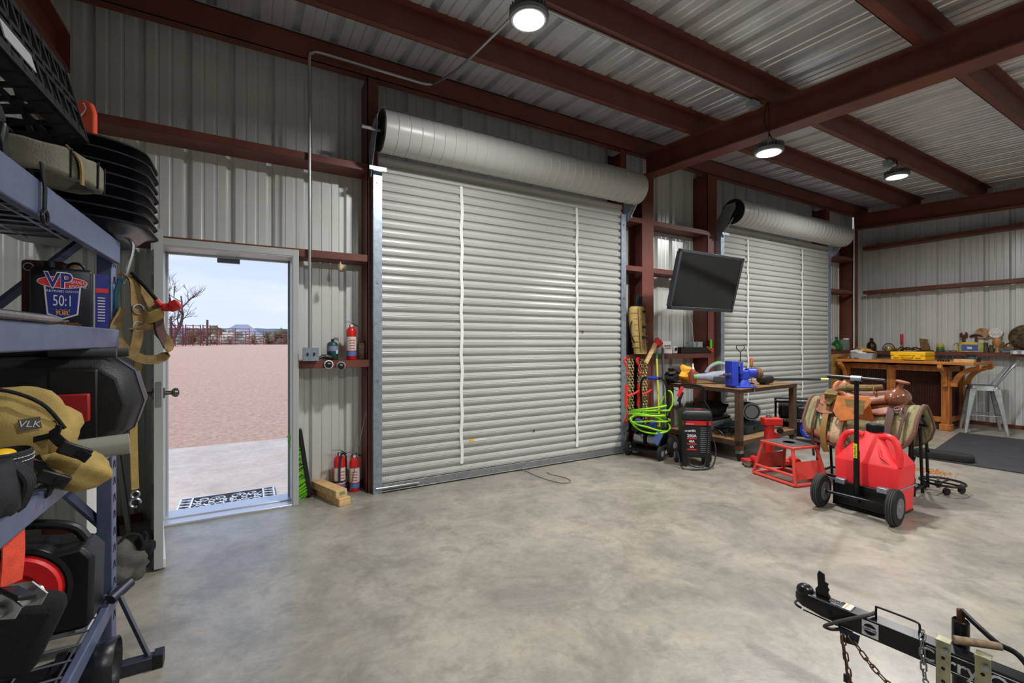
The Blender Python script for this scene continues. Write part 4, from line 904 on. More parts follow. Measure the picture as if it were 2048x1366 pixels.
# girt shelf right of the column
r = T('shop_sign', 'small white framed sign leaning on red girt shelf', 'sign', (4.86, 4.24, 1.206), 0)
MB().box((0, 0, .085), (.165, .018, .17), (-.15, 0, 0)).to('board', WHT, r, bev=.003); MB().box((0, -.012, .087), (.13, .004, .07), (-.15, 0, 0)).to('panel', LABW, r)
[marks(r, 5, mat('sign_plum', '#5a3a4a', .6), -.058, .06, z0, z0+h_, y_, i) for i, (z0, h_, y_) in enumerate(((.095, .024, -.0125), (.066, .018, -.0165)))]
r = T('black_tray', 'long black plastic tray on red girt shelf below television', 'tray', (5.40, 4.29, 1.206)); m = MB()
m.bb((-.32, -.09, 0), (.32, .09, .006)); m.bb((-.32, -.09, 0), (.32, -.082, .085)); m.bb((-.32, .082, 0), (.32, .09, .085)); m.bb((-.32, -.09, 0), (-.312, .09, .085)); m.bb((.312, -.09, 0), (.32, .09, .085)); m.to('tub', BLK, r)
ONE(MB().box((5.48, 4.29, 1.29), (.22, .12, .15), (0, 0, .1)), 'tissue_box', mat('tissue_print', '#93a09c', .7, 0, .3, 20), 'pale patterned tissue box standing in the black tray', 'tissue box', (5.48, 4.29, 1.214), bev=.003)
r = TW('pliers', 'pliers with orange grips lying on the girt shelf end', 'pliers', (5.72, 4.2, 1.21))
for s_ in (-1, 1): MB().tube(smooth([(5.62, 4.2, 1.30), (5.68, 4.195, 1.265+s_*.012), (5.76, 4.19, 1.24+s_*.016)], 3), .008, 6).to('grip', mat('grip_orange', '#e0642c', .5), r)
MB().tube([(5.62, 4.2, 1.30), (5.57, 4.2, 1.325)], [.009, .004], 6).to('jaws', BLKM, r)
r = T('tape_measure', 'small white and grey gadget on girt shelf next to the sign', 'gadget', (5.01, 4.25, 1.206)); MB().bb((-.04, -.03, 0), (.04, .03, .10)).to('body', WHT, r, bev=.01); MB().cyl((0, -.03, .06), (0, -.036, .06), .025).to('dial', BLK, r)
ONE(MB().bb((5.685, 4.185, 1.27), (5.725, 4.2, 1.40)), 'green_level', mat('level_green', '#58d420', .5), 'bright green plastic strip fixed on dark door jamb', 'level', (5.70, 4.19, 1.27), bev=.003)
for i in range(3): ONE(MB().tube(smooth([(5.20+.1*i, 4.17, 1.74), (5.26+.06*i, 4.16, 1.6), (5.3+.05*i, 4.17, 1.42), (5.36+.03*i, 4.19, 1.30)], 5), .0035, 5), 'tv_cable', BLK if i else WHT, ('thin white cable hanging from the television', 'black cable hanging from television, the middle one', 'black cable hanging from television, the one next to door jamb')[i], 'cable', (5.3, 4.17, 1.3))
# television on an arm
r = T('television', 'flat black television with grey bezel tilted down on wall arm', 'television', (4.86, 3.62, 2.09), 0, None, (math.radians(14), 0, math.radians(1)))
BEZ = mat('tv_bezel', '#3a3d42', .35, .4); SCR = mat('tv_screen', '#0a0b0d', .08, spec=.7)
m = MB(); W_, H_ = 1.22, .70
for a, b in (((-W_/2, -.02, -H_/2), (W_/2, .02, -H_/2+.04)), ((-W_/2, -.02, H_/2-.035), (W_/2, .02, H_/2)), ((-W_/2, -.02, -H_/2), (-W_/2+.035, .02, H_/2)), ((W_/2-.035, -.02, -H_/2), (W_/2, .02, H_/2))): m.bb(a, b)
m.to('bezel', BEZ, r, bev=.004); MB().bb((-W_/2+.03, -.012, -H_/2+.03), (W_/2-.03, .02, H_/2-.03)).to('screen', SCR, r); MB().bb((-W_/2+.02, .02, -H_/2+.02), (W_/2-.02, .06, H_/2-.02)).to('back', BLK, r, bev=.02)
MB().bb((-.2, .06, -.2), (.2, .08, .2)).to('mount_plate', BLKM, r); MB().tube([(0, .08, 0), (.35, .26, -.02), (.78, .50, -.06)], .022, 8).to('wall_arm', BLKM, r)

# ---- air compressor cart with hose
r = T('air_compressor', 'wheeled air compressor with twin silver motors and blue grip beside column', 'air compressor', (4.17, 3.90, 0), math.radians(-72))
for s_ in (-1, 1):
    MB().tube(smooth([(s_*.16, .14, .12), (s_*.165, .13, .5), (s_*.165, .11, .80), (s_*.14, .10, .90), (s_*.10, .10, .925)], 4), .0125, 8).to('frame_tube', BLKM, r)
    w_ = MB().lathe([(.02, -.022), (.06, -.024), (.078, -.016), (.08, 0), (.078, .016), (.06, .024), (.02, .022)], (s_*.2, -.14, .08), (1, 0, 0), 24).to('wheel', RUB, r); MB().lathe([(0, -.026), (.035, -.026), (.035, .026), (0, .026)], (s_*.2, -.14, .08), (1, 0, 0), 16).to('hub', GREY, w_)
    w_ = MB().lathe([(.03, -.03), (.10, -.032), (.125, -.02), (.127, 0), (.125, .02), (.10, .032), (.03, .03)], (s_*.22, .15, .127), (1, 0, 0), 24).to('wheel', RUB, r); MB().lathe([(0, -.034), (.05, -.034), (.05, .034), (0, .034)], (s_*.22, .15, .127), (1, 0, 0), 16).to('hub', GREY, w_)
    mo = MB().lathe([(.03, -.06), (.068, -.058), (.072, -.05), (.072, .05), (.068, .058), (.03, .06)], (s_*.085, -.06, .21), (1, 0, 0), 24).to('motor', STEEL, r)
    q = MB(); [q.lathe([(.0725, -.003), (.077, -.002), (.077, .002), (.0725, .003)], (s_*.085+dx, -.06, .21), (1, 0, 0), 24) for dx in (-.04, -.02, 0, .02, .04)]; q.to('fins', STEEL, mo)
MB().tube([(-.10, .10, .925), (.10, .10, .925)], .0125, 8).to('handle_bar', BLKM, r); MB().tube([(-.07, .10, .925), (.07, .10, .925)], .021, 12).to('grip', BLUE, r)
MB().bb((-.17, -.19, .08), (.17, .16, .105)).to('base_plate', BLKM, r, bev=.004); MB().bb((-.165, -.14, .30), (.165, .10, .345)).to('top_plate', BLKM, r, bev=.006)
MB().lathe([(.02, -.17), (.08, -.16), (.1, -.12), (.1, .12), (.08, .16), (.02, .17)], (0, .07, .22), (1, 0, 0), 24).to('tank', BLKM, r, smooth=50)
MB().box((-.08, -.10, .40), (.11, .06, .075), (0, .1, 0)).to('pressure_switch', BLUE, r, bev=.008); MB().box((.09, -.10, .39), (.08, .05, .06)).to('regulator', BLUE, r, bev=.008)
for x in (-.02, .04): g = MB().cyl((x, -.11, .42), (x, -.135, .42), .022).to('gauge', BLK, r)
MB().box((.17, -.16, .26), (.09, .004, .15), (0, .5, -.2)).to('hang_tag', LABB, r)
r = TW('air_hose', 'lime green air hose coiled around the air compressor', 'hose', (4.1, 3.9, .3))
pts = []; rh = random.Random(4)
for k in range(150):
    a = k*2*PI/25; q = k/150; Ra = .24+.03*math.sin(k*.37); z = .36+.22*q+.06*math.sin(a+1.2)*(1-q)+.05*math.sin(k*.23)
    if 40 < k < 66: z -= .11*math.sin((k-40)/26*PI)
    pts.append((4.15+Ra*.85*math.cos(a), 3.89+Ra*.9*math.sin(a), z))
pts += [(4.30, 3.85, .62), (4.34, 3.82, .72), (4.36, 3.78, .78), (4.38, 3.74, .74), (4.36, 3.72, .62), (4.33, 3.75, .55)]
MB().tube(smooth(pts, 2), .0105, 7).to('coil', GRNH, r); MB().tube([(4.33, 3.75, .55), (4.32, 3.76, .49)], .009, 8).to('coupler', STEEL, r)
# ================================================================== WORKBENCH GROUP
BRS = mat('bench_steel', '#5a463a', .5, .4, .2, 12); PLY = mat('bench_board', '#8a6a48', .65, 0, .2, 5, .05, 40)
bench = T('workbench', 'brown steel workbench on casters with lower shelf beside roll-up door', 'workbench', (4.82, 3.16, 0), math.radians(4)); BW, BD, BH = 1.34, 1.0, .83
for x in (.035, BW-.035):
    for y in (.035, BD-.035):
        MB().bb((x-.035, y-.035, .13), (x+.035, y+.035, BH-.05)).to('leg', BRS, bench, bev=.004)
        c_ = MB().lathe([(.01, -.015), (.045, -.015), (.05, 0), (.045, .015), (.01, .015)], (x+.03, y, .05), (.3, 1, 0), 20).to('caster', RUB, bench); MB().bb((x-.03, y-.03, .09), (x+.045, y+.03, .13)).to('fork', STEEL, c_, bev=.004)
m = MB(); m.bb((0, 0, BH-.05), (BW, .04, BH-.006)); m.bb((0, BD-.04, BH-.05), (BW, BD, BH-.006)); m.bb((0, .04, BH-.05), (.04, BD-.04, BH-.006)); m.bb((BW-.04, .04, BH-.05), (BW, BD-.04, BH-.006)); m.to('top_frame', BRS, bench)
MB().bb((-.01, -.01, BH-.006), (BW+.01, BD+.01, BH)).to('top_plate', PLY, bench)
m = MB(); m.bb((.0, .0, .18), (BW, .04, .235)); m.bb((0, BD-.04, .18), (BW, BD, .235)); m.bb((0, .04, .18), (.04, BD-.04, .235)); m.bb((BW-.04, .04, .18), (BW, BD-.04, .235)); m.to('shelf_frame', BRS, bench)
MB().bb((.0, .0, .235), (BW, BD, .241)).to('shelf_board', PLY, bench)
def BW_(lx, ly, z=BH): a = math.radians(4); return (4.82+lx*math.cos(a)-ly*math.sin(a), 3.16+lx*math.sin(a)+ly*math.cos(a), z)
# vise
r = T('bench_vise', 'large blue bench vise bolted at workbench corner', 'vise', BW_(.19, .12), math.radians(-20))
MB().bb((-.11, -.10, 0), (.15, .10, .018)).to('base', BLUE, r, bev=.004); MB().lathe([(.085, .015), (.075, .05), (.055, .09), (.06, .12)], (.05, 0, 0), n=24).to('swivel', BLUE, r)
MB().bb((-.02, -.045, .10), (.12, .045, .20)).to('body', BLUE, r, bev=.012); MB().bb((-.04, -.07, .16), (.0, .07, .30)).to('fixed_jaw', BLUE, r, bev=.006)
MB().bb((-.14, -.07, .02), (-.06, .07, .31)).to('moving_jaw', BLUE, r, bev=.006)
for x in (-.052, -.044): MB().bb((x-.004, -.065, .25), (x+.004, .065, .30)).to('jaw_plate', STEEL, r)
MB().cyl((.10, 0, .17), (.20, 0, .17), .055, n=20).to('pipe_barrel', BLUE, r); MB().cyl((-.14, 0, .15), (-.20, 0, .15), .018, n=14).to('screw', STEEL, r); MB().cyl((-.19, -.1, .17), (-.19, .1, .13), .008, n=8).to('handle', STEEL, r)
for k in range(3): MB().lathe([(.045, 0), (.062, .002), (.064, .01), (.062, .018), (.045, .02)], (.21+.022*k, 0, .165), (1, 0, .1), 24).to('strap_roll', mat('rope_brown', '#7a5a36', .9), r)
for x, y in ((-.09, -.085), (.13, -.085)): MB().cyl((x, y, -.05), (x, y, .03), .008, n=8).to('bolt', STEEL, r)
# leaf blower
r = T('leaf_blower', 'grey and green cordless leaf blower lying on the workbench', 'leaf blower', BW_(.36, .55), math.radians(-28))
GB = mat('blower_grey', '#8e95a3', .45); GBD = mat('blower_dark', '#3c4048', .5); LIME = mat('lime_plastic', '#57b02e', .5)
MB().loft([[(x, .06*w_*math.cos(a*PI/8), .09+.075*h_*math.sin(a*PI/8)) for a in range(16)] for x, w_, h_ in ((-.26, .45, .4), (-.22, .6, .5), (-.12, .65, .62), (.0, 1, .95), (.14, 1.1, 1.1), (.22, .9, .9), (.25, .6, .6))]).to('body', GB, r, smooth=50)
MB().tube(smooth([(-.10, 0, .14), (-.05, 0, .215), (.05, 0, .26), (.15, 0, .245), (.20, 0, .19), (.21, 0, .13)], 5), .021, 10).to('handle', GB, r); MB().tube(smooth([(-.04, 0, .235), (.04, 0, .272), (.10, 0, .272)], 4), .015, 8).to('green_trim', LIME, r)
MB().bb((-.03, -.075, .03), (.12, -.05, .10)).to('battery', GBD, r, bev=.008); MB().cyl((-.27, 0, .09), (-.24, 0, .09), .034, n=16).to('nozzle_ring', LIME, r)
# bottle, bags
r = T('oil_bottle', 'red and orange labelled bottle with pale spout on the workbench', 'bottle', BW_(.17, .72), .3)
MB().loft([[(x*s_, y*s_, z) for x, y in rrect(.10, .065, .02, 4)] for z, s_ in ((0, .95), (.01, 1), (.15, 1), (.17, .8), (.185, .4))]).to('body', mat('bottle_maroon', '#8a3a3c', .4), r, smooth=50)
MB().bb((-.045, -.0335, .02), (.045, -.0325, .07)).to('orange_label', mat('label_orange2', '#e06a2c', .5), r); MB().bb((-.045, -.0335, .085), (.045, -.0325, .13)).to('grey_label', mat('label_dk', '#5b5f62', .5), r); MB().lathe([(.018, .18), (.018, .2), (.012, .21), (.006, .26)], n=12).to('spout', WHT, r)
r = T('yellow_bag', 'crumpled yellow tool bag on the workbench', 'bag', BW_(.24, .86)); MB().ell((0, 0, .10), (.15, .085, .10), (0, .15, -.2), 20, 14, .7).to('bag', mat('bag_yellow', '#e0a22a', .6, 0, .15, 10), r, smooth=50)
for k in range(2): MB().tube(smooth([(-.1+.03*k, -.09, .18), (.0, -.11, .16), (.1, -.10, .12)], 3), .006, 6).to('drawcord', LEATO, r)
r = T('work_gloves', 'heap of black work gloves at back of the workbench', 'gloves', BW_(.03, .94)); MB().ell((0, 0, .07), (.11, .08, .085), None, 16, 12, .8).to('glove', BLKF, r, smooth=50); MB().ell((.02, -.03, .16), (.10, .06, .05), None, 16, 12, .8).to('glove', mat('glove_grey', '#3c3630', .9), r, smooth=50)
ONE(MB().tube(arc((4.82, 4.03, .80), .07, PI*1.02, PI*2.0, 14, (.9, -.3, 0), (0, 0, 1)), .004, 6), 'wire_loop', STEEL, 'wire loop hanging over the bench edge below black gloves', 'wire', (4.82, 4.03, .8))
# T handle, screwdriver, canister, pole
r = T('valve_key', 'tall thin steel valve key with loop handle standing on workbench', 'valve key', BW_(.66, .37))
MB().tube([(0, 0, 0), (0, 0, .40)], .006, 6).to('shaft', BLKM, r); MB().tube([(0, 0, .40), (-.055, .02, .455), (-.055, .02, .485), (.055, -.02, .485), (.055, -.02, .455)], .006, 6, True).to('handle', BLKM, r)
r = T('screwdriver', 'screwdriver with orange wooden handle standing upright on workbench', 'screwdriver', BW_(.72, .26)); MB().tube([(0, 0, .0), (0, 0, .23)], .005, 8).to('blade', STEEL, r); MB().lathe([(.009, .22), (.019, .235), (.020, .30), (.016, .33), (.0, .335)], n=12).to('handle', LEATO, r); MB().lathe([(.035, 0), (.035, .01), (.012, .02)], n=14).to('stand', BLKM, r)
r = TW('pole_saw', 'long dark pole tool with black motor head lying across bench end', 'pole tool', (6.0, 3.3, .83))
MB().lathe([(.03, 0), (.046, .01), (.05, .06), (.05, .20), (.046, .21), (.02, .22)], (5.50, 3.36, .90), (.98, -.14, -.04), 20).to('motor_head', BLK, r); MB().tube([(5.70, 3.33, .895), (6.62, 3.19, .865)], .0165, 8).to('pole', mat('pole_green', '#2f3a3a', .5), r); MB().cyl((6.60, 3.193, .866), (6.75, 3.17, .861), .018, n=10).to('yellow_sleeve', mat('sleeve_yellow', '#dfe08a', .5), r)
MB().bb((5.56, 3.31, .831), (5.64, 3.39, .86)).to('foot', BLK, r)
ONE(MB().box(BW_(.95, .2, .834), (.17, .02, .006), (0, 0, .2)), 'flat_file', BLKM, 'dark flat file lying on the workbench', 'file', BW_(.95, .2))
ONE(MB().box(BW_(.35, .18, .835), (.30, .08, .008), (0, 0, -.5)), 'wood_scrap', PLY, 'flat brown wood scrap lying before the leaf blower', 'wood scrap', BW_(.35, .18))
# lower shelf
GCASE = mat('case_green', '#173234', .5)
r = T('tool_case', 'flat dark green tool case on the lower bench shelf', 'tool case', BW_(.62, .30, .241), .1); MB().bb((-.24, -.15, 0), (.24, .15, .115)).to('shell', GCASE, r, bev=.02); MB().bb((-.05, -.158, .04), (.05, -.15, .075)).to('latch', BLK, r)
r = T('tool_case', 'grey tool case with dark lid under the black duffel bag', 'tool case', BW_(.45, .68, .241), .1); MB().bb((-.30, -.16, 0), (.30, .16, .12)).to('shell', mat('case_grey', '#6d716f', .5), r, bev=.02); MB().bb((-.28, -.15, .12), (.28, .15, .16)).to('lid', BLK, r, bev=.015)
r = T('duffel_bag', 'black duffel bag lying on top of grey tool case under workbench', 'duffel bag', BW_(.45, .66, .402), .08); MB().ell((0, 0, .09), (.36, .13, .10), None, 24, 14, .35).to('body', BLKF, r, smooth=60)
r = T('blower_fan', 'round black and green blower fan on the lower bench shelf', 'blower', BW_(.82, .36, .36), math.radians(-35))
MB().lathe([(.04, -.10), (.085, -.12), (.105, -.12), (.115, -.09), (.112, .0), (.10, .08), (.06, .12), (.0, .125)], (0, 0, .12), (0, 1, .05), 32).to('housing', BLK, r, smooth=50); MB().lathe([(.09, -.118), (.107, -.124), (.118, -.10), (.115, -.095)], (0, 0, .12), (0, 1, .05), 32).to('rim', GREY, r)
MB().lathe([(0, -.09), (.088, -.112)], (0, 0, .12), (0, 1, .05), 24).to('grille', DARK, r); MB().box((.10, .0, .13), (.012, .07, .05), (0, .1, -.2)).to('green_badge', LIME, r, bev=.004); MB().bb((-.05, -.04, -.118), (.05, .05, .02)).to('foot', BLK, r)
for k in range(4):
    pts = [BW_(.12+.06*k+.09*math.cos(a*.7+k), .30+.10*math.sin(a*.9+k*2), .25+.02*(a % 3)+.05*abs(math.sin(a*.5))) for a in range(16)]
    ONE(MB().tube(smooth(pts, 3), .006, 5), 'tangled_cable', BLK, 'black cable in the tangle on the lower bench shelf', 'cable', BW_(.15+.06*k, .30, .245), 'tangled cables on the bench shelf')
# ---- battery charger
r = T('battery_charger', 'black and red wheeled battery charger with loop handle before workbench', 'battery charger', (4.29, 3.36, 0), math.radians(-39))
CHB = mat('charger_black', '#1b1c20', .45)
MB().loft([[(x, y, z) for x, y in ((-w_, -.10), (w_, -.10), (w_, .11), (-w_, .11))] for z, w_ in ((.10, .14), (.16, .15), (.50, .15), (.53, .145))]).to('body', CHB, r, bev=.012)
m = MB(); m.bb((-.14, -.10, 0), (-.10, .11, .12)); m.bb((.10, -.10, 0), (.14, .11, .12)); m.to('feet', CHB, r, bev=.006)
MB().loft([[(x, y, z) for x, y in rrect(w_, d_, .03, 4)] for z, w_, d_ in ((.52, .31, .24), (.56, .33, .26), (.60, .31, .24), (.62, .27, .20))]).to('top_panel', CHB, r, smooth=50)
MB().box((0, -.02, .6215), (.2, .1, .004)).to('control_panel', mat('panel_dark', '#3a3234', .3), r); MB().box((0.03, -.03, .624), (.07, .03, .003)).to('display', LRED, r)
MB().bb((-.145, -.113, .46), (.145, -.1, .505)).to('red_stripe', LRED, r); marks(r, 9, LWH, -.135, -.03, .468, .476, -.1132)
for i, (t_, z, s_) in enumerate((('200A', .34, .045), ('40A', .28, .035), ('6A', .22, .035))): text(t_, s_, LWH, r, (-.05, -.104, z), RX, bold=.001); MB().bb((-.10, -.1025, z-.035), (0, -.1005, z-.022)).to('red_line', LRED, r)
marks(r, 8, LWH, -.125, -.005, .385, .408, -.1022, 5)
for k in range(13): MB().bb((.04, -.104, .16+k*.022), (.13, -.1, .168+k*.022)).to('vent_slot', mat('slot_grey', '#6d7076', .5), r)
for s_ in (-1, 1): w_ = MB().lathe([(.02, -.02), (.07, -.022), (.08, 0), (.07, .022), (.02, .02)], (s_*.17, .10, .08), (1, 0, 0), 20).to('wheel', RUB, r); MB().lathe([(0, -.024), (.04, -.024), (.04, .024), (0, .024)], (s_*.17, .10, .08), (1, 0, 0), 14).to('hub', GREY, w_)
MB().tube(smooth([(-.13, .10, .5), (-.13, .12, .8), (-.12, .12, .87), (-.06, .12, .89), (.06, .12, .87), (.12, .12, .85), (.13, .12, .78), (.13, .10, .5)], 4), .013, 8).to('handle', BLKM, r)
MB().tube(smooth([(-.12, -.12, .58), (-.14, -.15, .35), (-.1, -.16, .08), (-.03, -.2, .03), (.06, -.19, .05), (.10, -.14, .25), (.11, -.12, .5)], 5), .009, 7).to('cable', BLK, r)
for z, mt in ((.80, REDB), (.74, BLK)): MB().box((-.13, .09, z), (.035, .03, .12), (0, .35, 0)).to('clamp', mt, r, bev=.006)
MB().tube(smooth([(.13, .1, .7), (.2, .08, .55), (.17, .02, .4), (.21, -.05, .2), (.15, -.15, .03), (-.02, -.24, .012), (-.17, -.2, .012), (-.19, -.1, .15)], 5), .008, 7).to('cable', BLK, r)
ONE(MB().tube(smooth([(4.45, 3.72, .008), (4.40, 3.60, .008), (4.33, 3.55, .008), (4.20, 3.48, .008)], 5), .007, 6), 'extension_cord', mat('cord_yellow', '#d6d52c', .5), 'yellow extension cord on floor behind the battery charger', 'cord', (4.35, 3.6, 0))
# ---- red step stool
r = T('step_stool', 'red metal step stool with patterned top before workbench', 'stool', (4.68, 2.55, 0), math.radians(-12)); SR = mat('stool_red', '#d94a3e', .45, 0, .08, 10)
tx, ty, bx, by, hh = .15, .17, .20, .24, .36; m = MB()
C_ = [(-1, -1), (1, -1), (1, 1), (-1, 1)]
for sx_, sy in C_: MB().tube([(sx_*bx, sy*by, .015), (sx_*tx, sy*ty, hh-.02)], .016, 8).to('leg', SR, r)
for i in range(4):
    a, b = C_[i], C_[(i+1) % 4]
    MB().tube([(a[0]*bx, a[1]*by, .017), (b[0]*bx, b[1]*by, .017)], .015, 8).to('foot_rail', SR, r)
for sy in (-1, 1):
    k0, k1 = .06, .22; f = lambda k: (bx+(tx-bx)*k/hh, by+(ty-by)*k/hh)
    (x0, y0), (x1, y1) = f(k0), f(k1); q4 = [(-x0, sy*y0, k0), (x0, sy*y0, k0), (x1, sy*y1, k1), (-x1, sy*y1, k1)]; MB().loft([q4, [(a, b-sy*.006, c) for a, b, c in q4]]).to('side_panel', SR, r)
MB().tube([(-bx+.01, -by+.02, .10), (-bx+.01, by-.02, .10)], .014, 8).to('cross_bar', SR, r)
MB().bb((-tx-.02, -ty-.02, hh-.025), (tx+.02, ty+.02, hh)).to('top', SR, r, bev=.006); MB().bb((-tx, -ty, hh), (tx, ty, hh+.003)).to('grip_pad', mat('pad_dark', '#4b4a4a', .8, 0, .4, 60), r)
MB().lathe([(0, .0045), (.055, .0045)], (0, 0, hh), n=20).to('pad_emblem', mat('emblem_red', '#8a2226', .6), r)
# ---- red jack
r = T('trailer_jack', 'red steel jack with round post standing between stool and workbench', 'jack', (4.97, 2.92, 0), math.radians(-35))
MB().cyl((0, 0, .04), (0, 0, .50), .05, n=20).to('post', RED, r); MB().bb((-.07, -.06, .45), (.12, .06, .53)).to('head', RED, r, bev=.01); MB().cyl((0, 0, .53), (0, 0, .555), .03, n=12).to('collar', STEEL, r)
MB().tube(arc((0, 0, .585), .025, 0, 2*PI, 14), .007, 6, True).to('lift_eye', STEEL, r); MB().cyl((.08, -.06, .40), (.08, -.09, .40), .03, n=12).to('knob', BLK, r); MB().box((.05, 0, .34), (.07, .07, .05)).to('bracket', RED, r, bev=.005)
MB().bb((-.28, -.06, .02), (.28, .06, .07)).to('base_beam', RED, r, bev=.008)
for s_ in (-1, 1): MB().cyl((s_*.20, -.07, .10), (s_*.20, -.20, .10), .032, n=16).to('roller', REDB, r); MB().cyl((s_*.26, -.05, .04), (s_*.26, -.10, .04), .03, n=14).to('foot_wheel', STEEL, r); MB().bb((s_*.24-.02, -.05, .0), (s_*.24+.02, .05, .03)).to('foot', BLKM, r)
# ---- generator
r = T('generator', 'black framed generator with blue recoil cover behind the saddle', 'generator', (6.53, 3.36, 0), math.radians(-60))
MB().bb((-.30, -.20, .34), (.30, .20, .52)).to('fuel_tank', BLK, r, bev=.04); MB().bb((-.29, -.18, .10), (.0, .18, .34)).to('alternator', BLKM, r, bev=.02); MB().bb((.02, -.14, .10), (.28, .16, .33)).to('engine', mat('engine_dark', '#202226', .4, .5), r, bev=.015)
MB().bb((-.28, -.195, .30), (.28, -.185, .335)).to('label_strip', mat('strip_grey', '#9aa0a8', .5), r); marks(r, 14, DARK, -.25, .25, .308, .326, -.1955, 3)
q = MB().lathe([(.0, -.045), (.08, -.045), (.105, -.035), (.115, -.01), (.115, .01)], (.05, -.17, .20), (0, 1, 0), 28).to('recoil_cover', BLUE, r)
for k in range(7): MB().box((.05, -.216, .135+k*.022), (.16-.03*abs(k-3), .003, .005)).to('vent_slot', LWH, q)
for k in range(6): MB().bb((.19, -.16, .12+k*.03), (.29, -.145, .13+k*.03)).to('cooling_fin', BLKM, r)
for s_ in (-1, 1):
    MB().tube(smooth([(-.33, s_*.22, .05), (-.33, s_*.22, .5), (-.28, s_*.22, .56), (.28, s_*.22, .56), (.33, s_*.22, .5), (.33, s_*.22, .05)], 4), .014, 8).to('frame_tube', BLKM, r); MB().tube([(-.33, s_*.22, .06), (.33, s_*.22, .06)], .014, 8).to('frame_tube', BLKM, r)
    MB().cyl((.30*s_, -.2, 0), (.30*s_, -.2, .05), .025, n=10).to('foot', RUB, r); MB().cyl((.30*s_, .2, 0), (.30*s_, .2, .05), .025, n=10).to('foot', RUB, r)
    MB().tube([(.33*s_, -.22, .06), (.33*s_, .22, .06)], .014, 8).to('frame_tube', BLKM, r)
# ================================================================== SADDLE, FUEL CADDY
r = TW('saddle_rack', 'black steel saddle stand with horseshoe hooks under the saddle', 'saddle stand', (5.08, 2.04, 0))
LG = {(-1, -1): (4.86, 1.66), (1, -1): (5.28, 1.70), (-1, 1): (4.90, 2.40), (1, 1): (5.24, 2.42)}
for k, (x, y) in LG.items():
    MB().tube([(x, y, .0), (x+(-k[0])*.06, y, .62)], .013, 8).to('leg', BLKM, r)
    if k[1] < 0: MB().tube([(x+.09, y-.01, .04), (x+.04, y-.01, .62)], .012, 8).to('leg', BLKM, r); q = MB(); [q.tube(arc((x+.02, y-.03, .2+.19*j), .03, -PI*.9, PI*.0, 8, (1, 0, 0), (0, 0, 1)), .005, 6) for j in range(3)]; q.to('horseshoe_hook', BLKM, r)
for a, b in (((4.86, 1.66, .07), (4.90, 2.40, .07)), ((5.28, 1.70, .07), (5.24, 2.42, .07)), ((4.86, 1.66, .07), (5.28, 1.70, .07)), ((4.90, 2.4, .07), (5.24, 2.42, .07)), ((4.92, 1.62, .62), (4.90, 2.44, .62)), ((5.22, 1.64, .62), (5.18, 2.44, .62)), ((4.92, 1.66, .62), (5.22, 1.68, .62)), ((4.9, 2.4, .62), (5.18, 2.42, .62)), ((5.07, 1.62, .72), (5.04, 2.44, .72))):
    MB().tube([a, b], .012, 8).to('rail', BLKM, r)
for y in (1.64, 2.42): MB().tube([(4.91, y, .62), (5.06, y, .72), (5.2, y, .62)], .012, 8).to('arch', BLKM, r)
# blanket
SX, S0, S1 = 5.055, 1.615, 2.50
def arch(t, y, off=0.0, drop=1.0):
    """t in -1..1 across the saddle; returns a point on the arched back"""
    a = abs(t); x = .275*a**.85; z = .81-.05*a-.36*a**2.0*drop
    n = V((.15+.8*a, 0, 1-.55*a)).normalized()*off
    return V((SX+math.copysign(1, t)*(x+n.x), y, z+n.z))
def drape(name, mt, y0, y1, ext, off, par, ny=24, nt=28, rnd=.3, th=.012):
    m = MB(); vs = []
    for i in range(ny+1):
        u = i/ny; y = y0+(y1-y0)*u; e = 2*u-1; k = ext*(1-rnd*(1-math.sqrt(max(0, 1-(max(0, abs(e)-.45)/.55)**2))))
        for j in range(nt+1): vs.append(arch((2*j/nt-1)*k, y, off+.004*math.sin(i*.9+j*.5)))
    m.add(vs, [(i*(nt+1)+j, i*(nt+1)+j+1, (i+1)*(nt+1)+j+1, (i+1)*(nt+1)+j) for i in range(ny) for j in range(nt)])
    return m.to(name, mt, par, smooth=70, solid=th), [vs[i*(nt+1)] for i in range(ny+1)], [vs[i*(nt+1)+nt] for i in range(ny+1)], vs[:nt+1], vs[ny*(nt+1):]
PADC = mat('blanket_weave', '#a39a72', .95, 0, 0, 9, .3, 160, col2='#6e6a4c', vdim=(1, 6, 1)); PADB = mat('blanket_edge', '#6e4c40', .8)
r = TW('saddle_blanket', 'woven olive and cream saddle blanket with brown border under the saddle', 'saddle blanket', (5.055, 2.05, .6))
o, ea, eb, ec, ed = drape('blanket', PADC, S0, S1, 1.0, .0, r, rnd=.30, th=.024)
for e in (ea, eb, ec, ed): MB().tube(e, .017, 6).to('border', PADB, r)
for k, (s_, mt) in enumerate(((1.0, mat('weave_teal', '#3e5350', .9)), (.66, mat('weave_cream', '#c9bf9c', .9)), (.36, mat('weave_teal', '#3e5350', .9)))):
    for yc in (2.33,): 
        q = [arch(t, y, .026+.002*k) for t, y in ((-.55-.24*s_, yc), (-.55, yc-.055*s_), (-.55+.24*s_, yc), (-.55, yc+.055*s_))]; MB().add(q, [(0, 1, 2, 3)]).to('diamond', mt, r)
MB().add([arch(t, y, .027) for t, y in ((-.86, 2.43), (-.86, 2.15), (-1.0, 2.15), (-.93, 2.43))], [(0, 1, 2, 3)]).to('leather_patch', LEATH, r, solid=.003)
